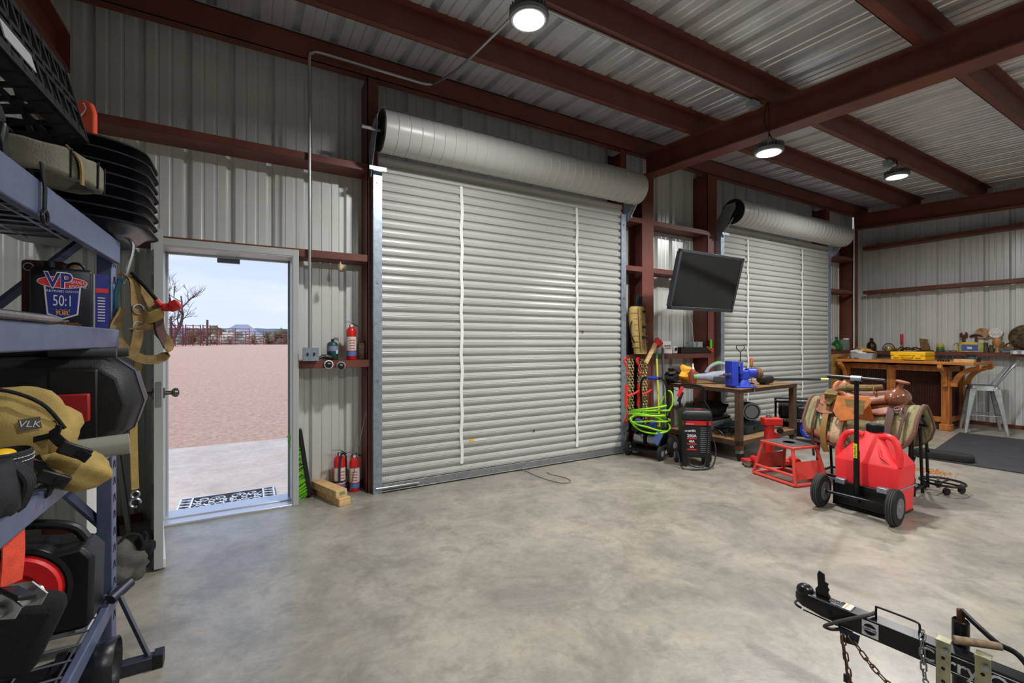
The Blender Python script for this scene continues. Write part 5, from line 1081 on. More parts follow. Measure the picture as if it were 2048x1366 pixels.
# saddle
r = TW('western_saddle', 'brown leather western saddle with horn resting on striped blanket', 'saddle', (5.055, 1.98, .8))
drape('skirt', LEATH, 1.72, 2.40, .52, .03, r, rnd=.4, th=.01)
m = MB(); vs = []; ny, nt = 18, 14
for i in range(ny+1):
    u = i/ny; y = 1.82+.42*u; z0 = .885+.09*max(0, (u-.5)/.5)**2+.03*max(0, (.35-u)/.35); w_ = .10+.06*math.sin(PI*u)
    for j in range(nt+1):
        t = 2*j/nt-1; vs.append((SX+w_*t*1.05, y, z0-.075*t*t-(.02 if abs(t) > .95 else 0)))
m.add(vs, [(i*(nt+1)+j, i*(nt+1)+j+1, (i+1)*(nt+1)+j+1, (i+1)*(nt+1)+j) for i in range(ny) for j in range(nt)]); m.to('seat', LEATH, r, smooth=70, solid=.02)
MB().loft([[(SX+k*.155*math.cos(a*PI/12), 2.235+.03*q+.02*math.sin(a*PI/12), .86+k*.125*math.sin(a*PI/12)) for a in range(13)] for k, q in ((.55, 0), (.95, .2), (1.0, .6), (.95, 1.0), (.55, 1.2))], closed=False).to('cantle', mat('saddle_light', '#a9654a', .4, 0, .2, 20), r, smooth=60)
MB().ell((SX, 1.80, .865), (.165, .085, .085), None, 20, 14).to('swell', mat('saddle_gloss', '#7d4c35', .25, 0, .15, 20, coat=.4), r, smooth=70)
MB().tube(smooth([(SX, 1.80, .92), (SX, 1.785, .96), (SX, 1.775, 1.0)], 3), [.035, .028, .024, .022, .021, .021, .022], 12).to('horn', LEATH, r); MB().lathe([(.0, .0), (.048, .0), (.052, .006), (.05, .016), (0, .02)], (SX, 1.768, 1.0), (0, -.25, 1), 20).to('horn_cap', LEATH, r)
for s_ in (-1, 1):
    def side(t, y, off=.045): return arch(s_*t, y, off)
    MB().prism([(-.09, 0), (.09, 0), (.11, -.16), (.05, -.27), (-.06, -.27), (-.10, -.14)], .01, (SX+s_*.20, 2.02, .80), (0, -1, 0), (s_*.28, 0, 1)).to('fender', LEATO if s_ < 0 else LEATH, r, bev=.003)
    MB().ribbon(smooth([side(.3, 1.80), side(.6, 1.79), side(.9, 1.785, .06), V((SX+s_*.30, 1.79, .47))], 4), .055, .008, (0, 1, 0)).to('latigo_strap', LEATD, r)
    MB().ribbon(smooth([side(.3, 1.70), side(.8, 1.70, .05), V((SX+s_*.31, 1.70, .45)), V((SX+s_*.30, 1.69, .36))], 4), .022, .006, (0, 1, 0)).to('saddle_string', LEATD, r)
    MB().tube(arc(side(.42, 1.745, .06), .028, 0, 2*PI, 16, (0, 1, 0), (s_*-.3, 0, .95)), .006, 6, True).to('rigging_ring', CHROME, r)
    MB().lathe([(.0, .012), (.12, .008), (.125, 0)], side(.40, 2.30, .03), (s_*.75, 0, .65), 20).to('rear_jockey', LEATH, r)
    MB().tube(smooth([V((SX+s_*.33, 2.06, .50)), V((SX+s_*.34, 2.02, .40)), V((SX+s_*.34, 2.10, .40)), V((SX+s_*.33, 2.06, .50))], 4), .012, 6).to('stirrup', LEATD, r)
MB().ribbon(smooth([arch(-.35, 2.30, .05), arch(-.8, 2.28, .055), V((SX-.30, 2.27, .42)), V((SX-.29, 2.25, .32))], 5), .05, .012, (0, 1, 0)).to('cinch_strap', mat('strap_ochre', '#8d6a34', .7), r)
MB().ribbon(smooth([arch(-.35, 2.39, .05), arch(-.8, 2.38, .055), V((SX-.30, 2.37, .44)), V((SX-.29, 2.36, .26))], 5), .02, .006, (0, 1, 0)).to('saddle_string', LEATD, r)
MB().ribbon(smooth([arch(-.5, 2.17, .05), arch(-.9, 2.17, .05), V((SX-.28, 2.18, .42))], 5), .075, .03, (0, 1, 0)).to('mohair_cinch', mat('cinch_cream', '#b39a7c', .95, 0, .2, 60), r)
# olive pouch roll tied on the saddle
r = TW('saddle_bag', 'olive canvas bag with orange leather flap tied over the saddle seat', 'saddle bag', (4.93, 2.03, .78))
OLC = mat('olive_canvas', '#75623a', .9, 0, .2, 14, .25, 200)
MB().tube(smooth([(4.97, 2.27, .88), (4.95, 2.18, .925), (4.95, 2.05, .935), (4.95, 1.95, .945), (4.97, 1.88, .96)], 5), [.022+.012*math.sin(PI*i/20) for i in range(21)], 10).to('roll', OLC, r)
MB().ell((4.885, 2.26, .84), (.05, .06, .06), None, 14, 10, .6).to('bundle', OLC, r, smooth=60); MB().box((4.855, 2.27, .79), (.03, .06, .06), (.5, .3, 0)).to('buckled_tab', OLC, r, bev=.008)
MB().prism([(-.13, .0), (.12, .02), (.15, -.03), (.05, -.20), (-.08, -.24), (-.15, -.15)], .014, (4.80, 2.04, .86), (0, -1, 0), (.26, 0, 1)).to('leather_flap', LEATO, r, bev=.005)
MB().prism([(-.09, .0), (.09, .0), (.07, -.08), (-.06, -.08)], .01, (4.79, 2.02, .84), (0, -1, 0), (.26, 0, 1)).to('canvas_pocket', OLC, r, bev=.004); MB().prism([(-.03, .0), (.05, .0), (.05, -.09), (-.03, -.09)], .008, (4.775, 1.99, .80), (0, -1, 0), (.26, 0, 1)).to('canvas_tab', OLC, r, bev=.003)
for y in (2.16, 1.93): MB().tube(arc((4.95, y, .93), .036, 0, 2*PI, 14, (1, 0, 0), (0, 0, 1)), .005, 6, True).to('tie_strap', TANW, r)
MB().tube(smooth([(4.80, 2.19, .80), (4.765, 2.20, .73), (4.765, 2.17, .66)], 4), .006, 6).to('saddle_string', LEATD, r)
# round dolly
r = T('plant_dolly', 'low round black wire dolly on casters beside the saddle stand', 'dolly', (5.50, 1.63, 0))
MB().tube(arc((0, 0, .085), .155, 0, 2*PI, 30, (1, 0, 0), (0, 1, 0)), .011, 6, True).to('ring', BLKM, r)
for a in (0, PI/2): MB().tube([(-.155*math.cos(a), -.155*math.sin(a), .08), (.155*math.cos(a), .155*math.sin(a), .08)], .008, 6).to('cross_bar', BLKM, r)
for k in range(4):
    a = k*PI/2+.5; c_ = MB().lathe([(.005, -.012), (.03, -.012), (.032, 0), (.03, .012), (.005, .012)], (.13*math.cos(a), .13*math.sin(a), .033), (.4, 1, 0), 16).to('caster', RUB, r); MB().cyl((.13*math.cos(a), .13*math.sin(a), .04), (.13*math.cos(a), .13*math.sin(a), .085), .012, n=8).to('fork', STEEL, c_)
# fuel caddy
r = TW('fuel_caddy', 'red plastic fuel caddy on two wheels with black T-handle', 'fuel caddy', (4.4, 1.74, 0)); RC = mat('caddy_red', '#ee2f35', .45, 0, .06, 6)
def rr(z, x0, x1, y0, y1, q=.03): return [((x0+x1)/2+a, (y0+y1)/2+b, z) for a, b in rrect(x1-x0, y1-y0, min(q, (x1-x0)/2.1, (y1-y0)/2.1), 3)]
body = MB().loft([rr(.03, 4.29, 4.62, 1.54, 1.955), rr(.385, 4.28, 4.63, 1.525, 1.965), rr(.40, 4.285, 4.625, 1.53, 1.96), rr(.60, 4.39, 4.53, 1.655, 1.825), rr(.63, 4.41, 4.51, 1.68, 1.80)]).to('tank', RC, r, bev=.01, smooth=40)
MB().lathe([(.05, 0), (.056, .006), (.056, .062), (.05, .07), (0, .072)], (4.46, 1.74, .625), n=24).to('cap', BLK, r)
q = MB(); [q.box((4.46+.057*math.cos(a*PI/14), 1.74+.057*math.sin(a*PI/14), .658), (.006, .006, .05), (0, 0, a*PI/14)) for a in range(28)]; q.to('cap_ribs', BLK, r)
for y0, y1, s_ in ((1.93, 1.80, 1), (1.555, 1.68, -1)): MB().tube(smooth([(4.40, y1, .60), (4.38, (y0+y1)/2, .615), (4.365, y0-.01*s_, .58), (4.345, y0+.02*s_, .48), (4.33, y0+.02*s_, .40)], 4), .024, 10).to('side_handle', RC, r)
MB().tube([(4.30, 1.55, .39), (4.30, 1.64, .46), (4.40, 1.70, .58)], .01, 6).to('raised_ridge', RC, r)
MB().bb((4.245, 1.545, .02), (4.275, 1.955, .215)).to('front_plate', BLKM, r, bev=.003); MB().bb((4.245, 1.545, .015), (4.62, 1.955, .03)).to('base_plate', BLKM, r)
for y in (1.90, 1.61): MB().bb((4.235, y-.035, .195), (4.285, y+.035, .235)).to('clip', GALV, r, bev=.003)
MB().tube([(4.24, 1.61, .215), (4.28, 1.53, .225), (4.62, 1.525, .23)], .006, 6).to('retaining_rod', GALV, r)
MB().cyl((4.13, 2.0, .135), (4.16, 1.48, .135), .011, n=10).to('axle', BLKM, r); MB().bb((4.15, 1.73, .10), (4.25, 1.80, .13)).to('axle_bracket', BLKM, r)
for y, x in ((1.99, 4.13), (1.50, 4.16)):
    w_ = MB().lathe([(.055, -.03), (.09, -.032), (.125, -.028), (.135, -.012), (.135, .012), (.125, .028), (.09, .032), (.055, .03)], (x, y, .1355), (-.06, 1, 0), 32).to('wheel', RUB, r, smooth=50)
    MB().lathe([(.0, -.034), (.02, -.034), (.022, -.0315), (.058, -.0315), (.064, -.035), (.075, -.034), (.075, .034), (0, .034)], (x, y, .1355), (-.06, 1, 0), 24).to('rim', mat('rim_steel', '#7d7f80', .45, .5), w_)
    for k in (-.014, 0, .014): MB().lathe([(.1352, k-.002), (.137, k), (.1352, k+.002)], (x, y, .1355), (-.06, 1, 0), 32).to('tread_rib', mat('tread_grey', '#4f5052', .9), w_)
MB().tube([(4.20, 1.763, .11), (4.20, 1.763, 1.06)], .0165, 10).to('pole', BLKM, r); MB().tube([(4.20, 1.763, .2), (4.20, 1.763, .50)], .021, 10).to('lower_sleeve', BLKM, r)
MB().cyl((4.20, 1.80, 1.075), (4.20, 1.725, 1.075), .022, n=12).to('tee_fitting', GALV, r); MB().tube([(4.20, 1.97, 1.08), (4.20, 1.575, 1.07)], .016, 10).to('crossbar', BLKM, r)
MB().box((4.178, 1.763, .50), (.003, .026, .115)).to('yellow_sticker', mat('sticker_lime', '#d6e21c', .5), r)
q = MB(); [q.box((4.176, 1.763+.002*(k % 3-1), .455+k*.013), (.001, .014, .006)) for k in range(7)]; q.to('printed_marks', mat('mark_olive', '#5a6212', .6), r)
# mat, pad, crumbs
r = T('rubber_mat', 'large black rubber floor mat lying before the wooden bar', 'mat', (6.83, 2.2, 0), math.radians(8)); MB().bb((0, -1.9, 0), (2.40, 0, .014)).to('sheet', mat('mat_rubber', '#34353a', .75, 0, .15, 6, .15, 60), r, bev=.004)
r = T('floor_pad', 'thick black oblong foam pad lying on the mat edge', 'pad', (6.98, 2.06, .014), math.radians(-80)); MB().loft([[(x*s_, y*s_, z) for x, y in rrect(.52, .24, .11, 6)] for z, s_ in ((0, .97), (.01, 1), (.06, 1), (.075, .95))]).to('pad', RUB, r, smooth=50)
m = MB(); rc = random.Random(3)
for i in range(160):
    a = rc.gauss(0, .5); b = rc.gauss(0, .4); m.box((6.22+.16*b, 1.91+.16*a, .004), (.012*rc.uniform(.5, 1.4), .008, .006), (rc.random(), rc.random(), rc.random()*3))
o = ONE(m, 'wood_chips', mat('chip_orange', '#c08450', .8), 'scatter of orange wood chips on the concrete floor', 'wood chips', (6.22, 1.91, 0)); o['kind'] = 'stuff'

# ================================================================== BAR
CED = mat('bar_cedar', '#b8712f', .45, 0, 0, 3, .08, 40, col2='#8a4c1e', vdim=(8, 8, 1)); CEDT = mat('bar_top_cedar', '#d08a42', .4, 0, 0, 3, .06, 40, col2='#a8632a', vdim=(5, 1, 5)); CORR = mat('corrugated_brown', '#40251f', .5, .4, .2, 20)
r = TW('wooden_bar', 'cedar bar with thick top, curved brackets and dark corrugated panels', 'bar counter', (9.6, 3.3, 0))
MB().bb((9.05, 2.34, 1.022), (9.92, 4.12, 1.064)).to('top', CEDT, r, bev=.004)
def post(x0, x1, y0, y1, nm='post'): MB().bb((x0, y0, 0), (x1, y1, .98)).to(nm, CED, r, bev=.004)
post(9.26, 9.36, 2.66, 2.76); post(9.28, 9.34, 3.34, 3.46); post(9.26, 9.36, 4.0, 4.1); post(9.84, 9.92, 2.66, 2.74)
MB().bb((9.24, 2.64, 0), (9.38, 2.78, .10)).to('plinth', CED, r, bev=.01)
for y0, y1 in ((2.76, 3.34), (3.46, 4.0)):
    MB().bb((9.285, y0, .12), (9.335, y1, .20)).to('bottom_rail', CED, r, bev=.003); MB().bb((9.285, y0, .90), (9.335, y1, .99)).to('top_rail', CED, r, bev=.003)
    m = MB(); n = int((y1-y0)/.032); ps = []
    for k in range(n*4+1): ps.append((9.325+.008*math.cos(k*PI/2), y0+(y1-y0)*k/(n*4)))
    m.add([(x, y, z) for z in (.20, .90) for x, y in ps], [(i, i+1, len(ps)+i+1, len(ps)+i) for i in range(len(ps)-1)]); m.to('corrugated_panel', CORR, r, smooth=70)
MB().bb((9.36, 2.69, .12), (9.84, 2.73, .20)).to('bottom_rail', CED, r); MB().bb((9.36, 2.69, .90), (9.84, 2.73, .99)).to('top_rail', CED, r)
m = MB(); ps = [(9.36+.48*k/60, 2.715+.008*math.cos(k*PI/2)) for k in range(61)]; m.add([(x, y, z) for z in (.2, .9) for x, y in ps], [(i, i+1, 61+i+1, 61+i) for i in range(60)]); m.to('corrugated_panel', CORR, r, smooth=70)
MB().bb((9.34, 2.72, .02), (9.90, 4.08, 1.0)).to('carcass', mat('bar_dark', '#3a2a20', .8), r)
BRK = [(0, -.34), (0, -.25)]+[(-.285+.275*math.cos(a*PI/16), -.325+.315*math.sin(a*PI/16)) for a in range(1, 8)]+[(-.20, 0), (-.27, 0), (-.27, -.05)]+[(-.285+.225*math.cos(a*PI/16), -.325+.25*math.sin(a*PI/16)) for a in range(7, 0, -1)]+[(-.06, -.34)]
for y in (2.70, 4.04): MB().prism(BRK, .05, (9.26, y+.025, 1.02), (1, 0, 0), (0, 0, 1)).to('bracket', CEDT, r, bev=.004)
for x in (9.31, 9.87): MB().prism([(p[0]*1.25, p[1]) for p in BRK], .05, (x-.025, 2.66, 1.02), (0, 1, 0), (0, 0, 1)).to('bracket', CEDT, r, bev=.004)
r = TW('wood_wainscot', 'knotty yellow pine plank panel on wall between roll-up door and bar', 'wood panel', (9.4, 4.16, 0)); KN = mat('knotty_pine', '#b98f4c', .55, 0, 0, 3, .08, 30, col2='#8a6430', vdim=(1, 3, 6))
for k in range(5):
    p = MB().bb((8.99, 4.165, .02+k*.226), (9.88, 4.19, .24+k*.226)).to('plank', KN, r, bev=.004)
    for j in range(2): MB().lathe([(0, -.0262), (.012, -.026)], (9.15+.37*j+.05*k, 4.19, .12+k*.226), (0, 1, 0), 10).to('knot', mat('knot_dark', '#4a2f18', .7), p)
# bar stool
r = T('bar_stool', 'galvanised metal bar stool with curved back at bar end', 'bar stool', (9.60, 2.38, 0), math.radians(22)); GS = mat('stool_galv', '#9ea2a3', .38, .65, .15, 15)
MB().loft([[(x, y, z) for x, y in rrect(w_, w_, .05, 4)] for z, w_ in ((.64, .33), (.70, .31), (.712, .30), (.706, .26))]).to('seat', GS, r, smooth=50)
for sx_ in (-1, 1):
    for sy in (-1, 1):
        MB().loft([[(sx_*(p-c_*.5+a*c_), sy*(p*.9-c_*.5+b*c_), z) for a, b in ((0, 0), (1, 0), (1, 1), (0, 1))] for z, p, c_ in ((0, .245, .035), (.02, .24, .035), (.35, .19, .055), (.67, .135, .075))]).to('leg', GS, r, bev=.008)
    MB().tube([(sx_*.205, -.19, .27), (sx_*.205, .19, .27)], .009, 6).to('foot_rail', GS, r); MB().tube([(-.205, sx_*.185, .27), (.205, sx_*.185, .27)], .009, 6).to('foot_rail', GS, r)
MB().tube(smooth([(-.15, -.10, .69), (-.165, -.19, .85), (-.155, -.30, 1.03), (-.08, -.345, 1.085), (.08, -.345, 1.085), (.155, -.30, 1.03), (.165, -.19, .85), (.15, -.10, .69)], 5), .0125, 8).to('back_hoop', GS, r)
MB().ribbon(smooth([(0, -.14, .70), (0, -.22, .88), (0, -.335, 1.08)], 5), [.11, .105, .10, .095, .09, .085, .08, .078, .075, .072, .07], .006, (1, 0, 0)).to('back_splat', GS, r)
# things on the bar
r = T('equipment_case', 'bright yellow hard equipment case lying on the cedar bar', 'case', (9.50, 3.19, 1.064), math.radians(90))
MB().bb((-.225, -.20, 0), (.225, .20, .07)).to('base', YEL, r, bev=.015); MB().bb((-.23, -.205, .07), (.23, .205, .14)).to('lid', YEL, r, bev=.015)
for x in (-.14, .14): MB().bb((x-.035, .205, .04), (x+.035, .222, .105)).to('latch', YEL, r, bev=.004)
MB().tube(smooth([(-.07, .205, .06), (-.06, .235, .06), (.06, .235, .06), (.07, .205, .06)], 3), .01, 6).to('handle', YEL, r)
r = T('parts_bin', 'pale grey plastic bin of rags on the bar corner', 'bin', (9.45, 3.86, 1.064), .1); m = MB()
m.loft([[(x, y, z) for x, y in rrect(w_, d_, .02, 3)] for z, w_, d_ in ((0, .24, .30), (.10, .27, .34), (.10, .255, .325), (.02, .23, .29))]); m.to('tub', mat('bin_grey', '#a6adb2', .4), r, smooth=40)
MB().ell((0, .04, .11), (.10, .12, .05), None, 14, 8, .9).to('rag', WHT, r, smooth=50)
ONE(MB().ell((9.45, 3.83, 1.215), (.07, .14, .03), (.3, 0, 0), 14, 8, .9), 'leather_glove', mat('glove_tan', '#b98a45', .8), 'tan leather glove lying on the parts bin', 'glove', (9.45, 3.83, 1.18), smooth=50)
for i, (x, y, rz, mt, lab) in enumerate(((9.25, 3.88, .5, RED, 'red-handled pliers in front of the parts bin'), (9.20, 3.97, 1.1, RED, 'red-handled snips at the bar corner'), (9.28, 4.03, 2.0, BLKM, 'black pliers lying at the bar corner'))):
    r = T('pliers', lab, 'pliers', (x, y, 1.064), rz)
    for s_ in (-1, 1): MB().tube(smooth([(0, 0, .012), (.07, s_*.025, .012), (.15, s_*.02, .012)], 4), .009, 6).to('grip', mt, r)
    MB().tube([(0, 0, .012), (-.06, 0, .014)], [.014, .005], 8).to('jaws', STEEL, r)
ONE(MB().bb((9.12, 2.92, 1.065), (9.15, 3.18, 1.078)), 'steel_ruler', BLKM, 'dark flat bar lying before the yellow case', 'flat bar', (9.13, 3.05, 1.064))
for k in range(5): ONE(MB().lathe([(.012, 0), (.012, .025)], (9.15, 2.64+.03*k, 1.065), n=10), 'socket_bit', BLKM, 'small black socket in the row on the bar', 'socket', (9.15, 2.64+.03*k, 1.064), 'sockets on the bar')
r = T('wood_block', 'small pine block with bent wire hook on the bar end', 'wood block', (9.16, 2.46, 1.064)); MB().bb((-.05, -.11, 0), (.05, .11, .045)).to('block', WOOD, r, bev=.003); MB().tube(smooth([(0, .07, .04), (0, .07, .22), (0, .075, .26), (0, .095, .28), (0, .12, .265), (0, .115, .24)], 4), .004, 6).to('wire_hook', RUST, r)
r = T('line_spool', 'black and teal spool of line standing on the bar end', 'spool', (9.34, 2.44, 1.064)); MB().lathe([(.055, 0), (.055, .02), (.035, .025), (.035, .085), (.055, .09), (.055, .11)], n=20).to('spool', BLK, r); MB().lathe([(.046, .026), (.046, .084)], n=20).to('line', mat('line_teal', '#2f5560', .6), r)
r = T('red_clamp', 'red and black clamp lying beside the spool on the bar', 'clamp', (9.45, 2.43, 1.064)); MB().bb((-.07, -.05, 0), (.07, .02, .035)).to('base', BLK, r, bev=.006); MB().ell((-.02, .02, .05), (.06, .03, .03), None, 12, 8, .4).to('body', RED, r); MB().cyl((.03, -.03, .03), (.06, -.05, .05), .02).to('knob', BLK, r)

# ================================================================== WALL SHELF ITEMS (right wall girt, top z = 1.195)
ZS = 1.196; XW = 10.36
def LT(name, lab, cat, prof_, mt, loc, extra=None, n=20):
    r = T(name, lab, cat, loc); MB().lathe(prof_, n=n).to('body', mt, r, smooth=50)
    if extra: MB().lathe(extra[0], n=n).to(extra[2], extra[1], r)
    return r
LT('glass_jug', 'round green glass jug on girt shelf in corner', 'bottle', [(.05, 0), (.08, .01), (.095, .06), (.085, .12), (.05, .16), (.024, .185), (.022, .215)], GRNB, (9.50, 4.31, 1.206), ([(.024, .21), (.026, .25), (0, .252)], mat('cap_green', '#1c4a28', .5), 'stopper'))
LT('glass_jar', 'clear glass jar with metal lid next to the green jug', 'jar', [(.05, 0), (.07, .01), (.07, .15), (.05, .18)], GLASS, (9.70, 4.32, 1.206), ([(.052, .178), (.055, .20), (0, .201)], STEEL, 'lid'))
LT('glass_jar', 'tall clear glass jar with white lid against corner column', 'jar', [(.045, 0), (.06, .01), (.06, .18), (.045, .20)], GLASS, (9.83, 4.30, 1.206), ([(.047, .198), (.05, .225), (0, .226)], WHT, 'lid'))
ONE(MB().ell((9.22, 4.28, 1.26), (.15, .05, .045), (0, .3, 0), 18, 10, .6), 'driftwood', mat('driftwood', '#9a9082', .9, 0, .3, 30), 'knobbly grey driftwood piece on girt shelf beside green jug', 'driftwood', (9.22, 4.3, 1.206), smooth=50)
LT('brown_bottle', 'brown glass jug bottle with pale label on wall shelf corner', 'bottle', [(.06, 0), (.075, .01), (.08, .09), (.065, .14), (.03, .18), (.024, .21)], BRNG, (XW, 4.10, ZS), ([(.026, .20), (.028, .24), (0, .241)], BLK, 'cap'))
r = LT('lantern', 'small brass lantern with brown bail handle on wall shelf', 'lantern', [(.06, 0), (.065, .01), (.06, .07), (.05, .085)], mat('brass_dull', '#a59a5e', .4, .5), (XW, 3.83, ZS)); MB().tube(arc((0, 0, .02), .095, 0, PI, 16, (0, 1, 0), (0, 0, 1.25)), .008, 6).to('bail', LEATD, r); MB().lathe([(.03, .085), (.03, .12), (.045, .125), (0, .135)], n=16).to('chimney', GLASS, r); MB().bb((-.03, -.14, -.001), (.03, -.07, .012)).to('foot', RUST, r)
r = T('screwdriver', 'screwdriver with long red handle standing against wall sheet', 'screwdriver', (XW+.02, 3.64, ZS)); MB().lathe([(.015, .12), (.024, .14), (.02, .2), (.026, .29), (.02, .31), (0, .312)], n=12).to('handle', RED, r); MB().cyl((0, 0, 0), (0, 0, .125), .008, n=8).to('shank', STEEL, r); MB().lathe([(.03, 0), (.03, .02), (.01, .03)], n=12).to('base', RUST, r)
ONE(MB().ell((XW, 3.73, ZS+.03), (.03, .03, .03)), 'red_ball', mat('ball_red', '#8a3a32', .5), 'small dull red ball on shelf beside lantern', 'ball', (XW, 3.73, ZS))
r = T('rusty_tongs', 'heap of rusty iron tongs and chain on wall shelf', 'iron tools', (XW, 3.46, ZS))
for k in range(6): MB().tube(smooth([(.03*math.sin(k*2), -.14+.05*k, .015+.01*(k % 3)), (.02*math.cos(k), -.07+.05*k, .05+.02*(k % 2)), (-.02, .03+.04*k, .02)], 4), .011, 6).to('iron_piece', RUST, r)
r = T('pistol_grip', 'carved brown wooden grip standing on dark base on wall shelf', 'wooden grip', (XW, 3.29, ZS)); MB().prism([(-.06, .02), (.05, .02), (.055, .09), (.02, .16), (.03, .21), (-.09, .23), (-.08, .14)], .04, (.02, 0, 0), (0, -1, 0), (0, 0, 1)).to('grip', mat('grip_wood', '#7a5a38', .6, 0, .25, 20), r, bev=.008); MB().bb((-.03, -.10, 0), (.04, .12, .02)).to('base', RUST, r)
LT('glass_jar', 'small green jar with yellow lid on wall shelf', 'jar', [(.045, 0), (.05, .008), (.05, .06), (.04, .075)], mat('jar_green', '#3f6a3c', .3), (XW, 3.10, ZS), ([(.043, .075), (.046, .08), (.046, .125), (.03, .14), (0, .141)], mat('lid_yellow', '#c4b94a', .5), 'lid'))
for k, y in enumerate((3.00, 2.92)): ONE(MB().tube(smooth([(XW, y+.06, ZS+.01), (XW+.02, y, ZS+.014), (XW, y-.05, ZS+.01), (XW-.03, y-.03, ZS+.01)], 4), .009, 6), 'iron_hook', RUST, ('rusty iron hook lying next to small green jar', 'rusty iron hook lying next to the printed box')[k], 'hook', (XW, y, ZS))
r = T('printed_box', 'yellow and blue printed box on wall shelf', 'box', (XW, 2.71, ZS)); MB().bb((-.06, -.16, 0), (.06, .16, .155)).to('box', mat('box_print', '#a7a85c', .5, 0, .35, 14), r, bev=.003); MB().bb((-.062, -.10, .02), (-.059, .10, .12)).to('blue_panel', mat('box_blue', '#4a5fa8', .5), r); MB().bb((-.064, -.03, .05), (-.060, .03, .085)).to('white_mark', WHT, r); MB().bb((-.063, -.09, .135), (-.058, .09, .16)).to('yellow_band', YEL, r)
r = T('adjustable_wrench', 'rusty wrench standing upright behind the printed box', 'wrench', (XW+.075, 2.82, ZS)); MB().bb((-.01, -.02, 0), (.01, .02, .25)).to('handle', RUST, r, bev=.003); MB().prism([(-.045, 0), (.045, 0), (.05, .07), (.025, .10), (.02, .05), (-.015, .05), (-.02, .09), (-.05, .06)], .02, (.01, 0, .24), (0, -1, 0), (0, 0, 1)).to('jaw', RUST, r)
r = T('hammer', 'old hammer standing head up behind the printed box', 'hammer', (XW+.075, 2.67, ZS)); MB().cyl((0, 0, 0), (0, 0, .27), .016, n=10).to('handle', mat('handle_dark', '#4a3a30', .7), r); MB().tube(smooth([(0, .075, .25), (0, .03, .275), (0, -.04, .275), (0, -.09, .25)], 4), [.012, .014, .018, .02, .02, .02, .02, .02, .018, .015, .012, .009, .006], 8).to('head', mat('hammer_iron', '#3b3a3a', .5, .6), r)
r = T('wall_plaque', 'small brown and white painted plaque propped high against wall sheet', 'plaque', (XW+.085, 2.52, ZS+.225)); 
MB().lathe([(0, -.012), (.085, -.012), (.09, 0)], (0, .08, .08), (1, 0, 0), 16).to('brown_disc', mat('plaque_brown', '#a8825c', .7, 0, .4, 30), r); MB().lathe([(0, -.014), (.08, -.014), (.085, 0)], (0, -.08, .085), (1, 0, 0), 16).to('white_disc', mat('plaque_white', '#d9d6cf', .7, 0, .25, 40), r); MB().bb((-.01, -.16, 0), (.004, .17, .012)).to('ledge', mat('plaque_brown2', '#7d6248', .7), r)
r = T('binoculars', 'small olive binoculars standing on wall shelf', 'binoculars', (XW, 2.50, ZS))
for s_ in (-1, 1): MB().lathe([(.032, 0), (.034, .05), (.024, .09), (.024, .16 if s_ > 0 else .12)], (0, s_*.032, 0), n=14).to('barrel', mat('bino_olive', '#4a4630', .6), r)
LT('carved_goblet', 'carved wooden goblet with sticks on wall shelf', 'goblet', [(.035, 0), (.03, .01), (.02, .03), (.022, .09), (.05, .12), (.062, .16), (.05, .20), (.045, .23)], mat('carved_wood', '#b08048', .5, 0, .25, 30), (XW-.02, 2.40, ZS), ([(.04, .225), (.0, .226)], DARK, 'opening'))
r = T('padlock', 'large old brass padlock lying on blue box on wall shelf', 'padlock', (XW, 2.27, ZS+.035)); MB().bb((-.025, -.055, 0), (.025, .055, .06)).to('body', mat('old_brass', '#7a6244', .4, .6), r, bev=.008); MB().tube(arc((0, 0, .06), .04, 0, PI, 12, (0, 1, 0), (0, 0, 1.3)), .01, 8).to('shackle', RUST, r)
ONE(MB().bb((XW-.05, 2.14, ZS), (XW+.05, 2.345, ZS+.034)), 'blue_box', mat('flat_blue', '#5a7a94', .5), 'flat blue box lying under the brass padlock', 'box', (XW, 2.28, ZS), bev=.003)
r = T('rusty_disc', 'big round rusty disc leaning on wall above shelf', 'disc', (XW+.03, 2.09, ZS+.035)); MB().lathe([(0, -.03), (.05, -.035), (.12, -.03), (.19, -.012), (.20, 0), (.19, .006), (0, .0)], (0, 0, .20), (1, 0, .15), 36).to('plate', mat('camo_rust', '#6a5c3e', .7, .1, 0, 22, .1, 60, col2='#2e261a'), r, smooth=50)
r = T('outlet_box', 'grey steel double outlet box on girt under rusty disc', 'outlet', (XR-.012, 2.13, 1.20)); MB().bb((-.03, -.10, -.03), (.03, .10, .035)).to('box', GALV, r, bev=.004)
for y in (-.045, .045): MB().lathe([(0, -.034), (.026, -.034), (.028, -.028)], (0, y, 0), (1, 0, 0), 14).to('outlet_face', WHT, r)
# ================================================================== TRAILER TONGUE
r = T('utility_trailer', 'black trailer tongue with coupler, chains and galvanised brackets', 'trailer', (1.918, 0.960, 0), math.radians(6)); r.scale = (.74,)*3; TB = mat('trailer_black', '#15161a', .3, .2, .15, 20); ZT = .47; ZN = mat('zinc_yellow', '#a3a286', .35, .7, .15, 20)
MB().bb((-.04, -2.4, ZT-.045), (.04, -.13, ZT+.045)).to('tongue_beam', TB, r, bev=.004)
m = MB(); m.loft([[(x*w_, y, ZT+zc+z*h_) for x, z in rrect(1, 1, .25, 4)] for y, w_, h_, zc in ((-.19, .084, .094, .0), (-.06, .084, .092, .0), (-.02, .085, .085, .004), (.03, .078, .08, .008), (.06, .055, .06, .01), (.07, .03, .035, .01))])
cp = m.to('coupler', TB, r, smooth=50); MB().ell((0, .028, ZT+.045), (.04, .042, .035)).to('ball_dome', TB, cp, smooth=70)
MB().tube(arc((0, .03, ZT-.035), .044, 0, PI, 12, (1, 0, 0), (0, 1, 0)), .006, 6).to('lip', TB, cp)
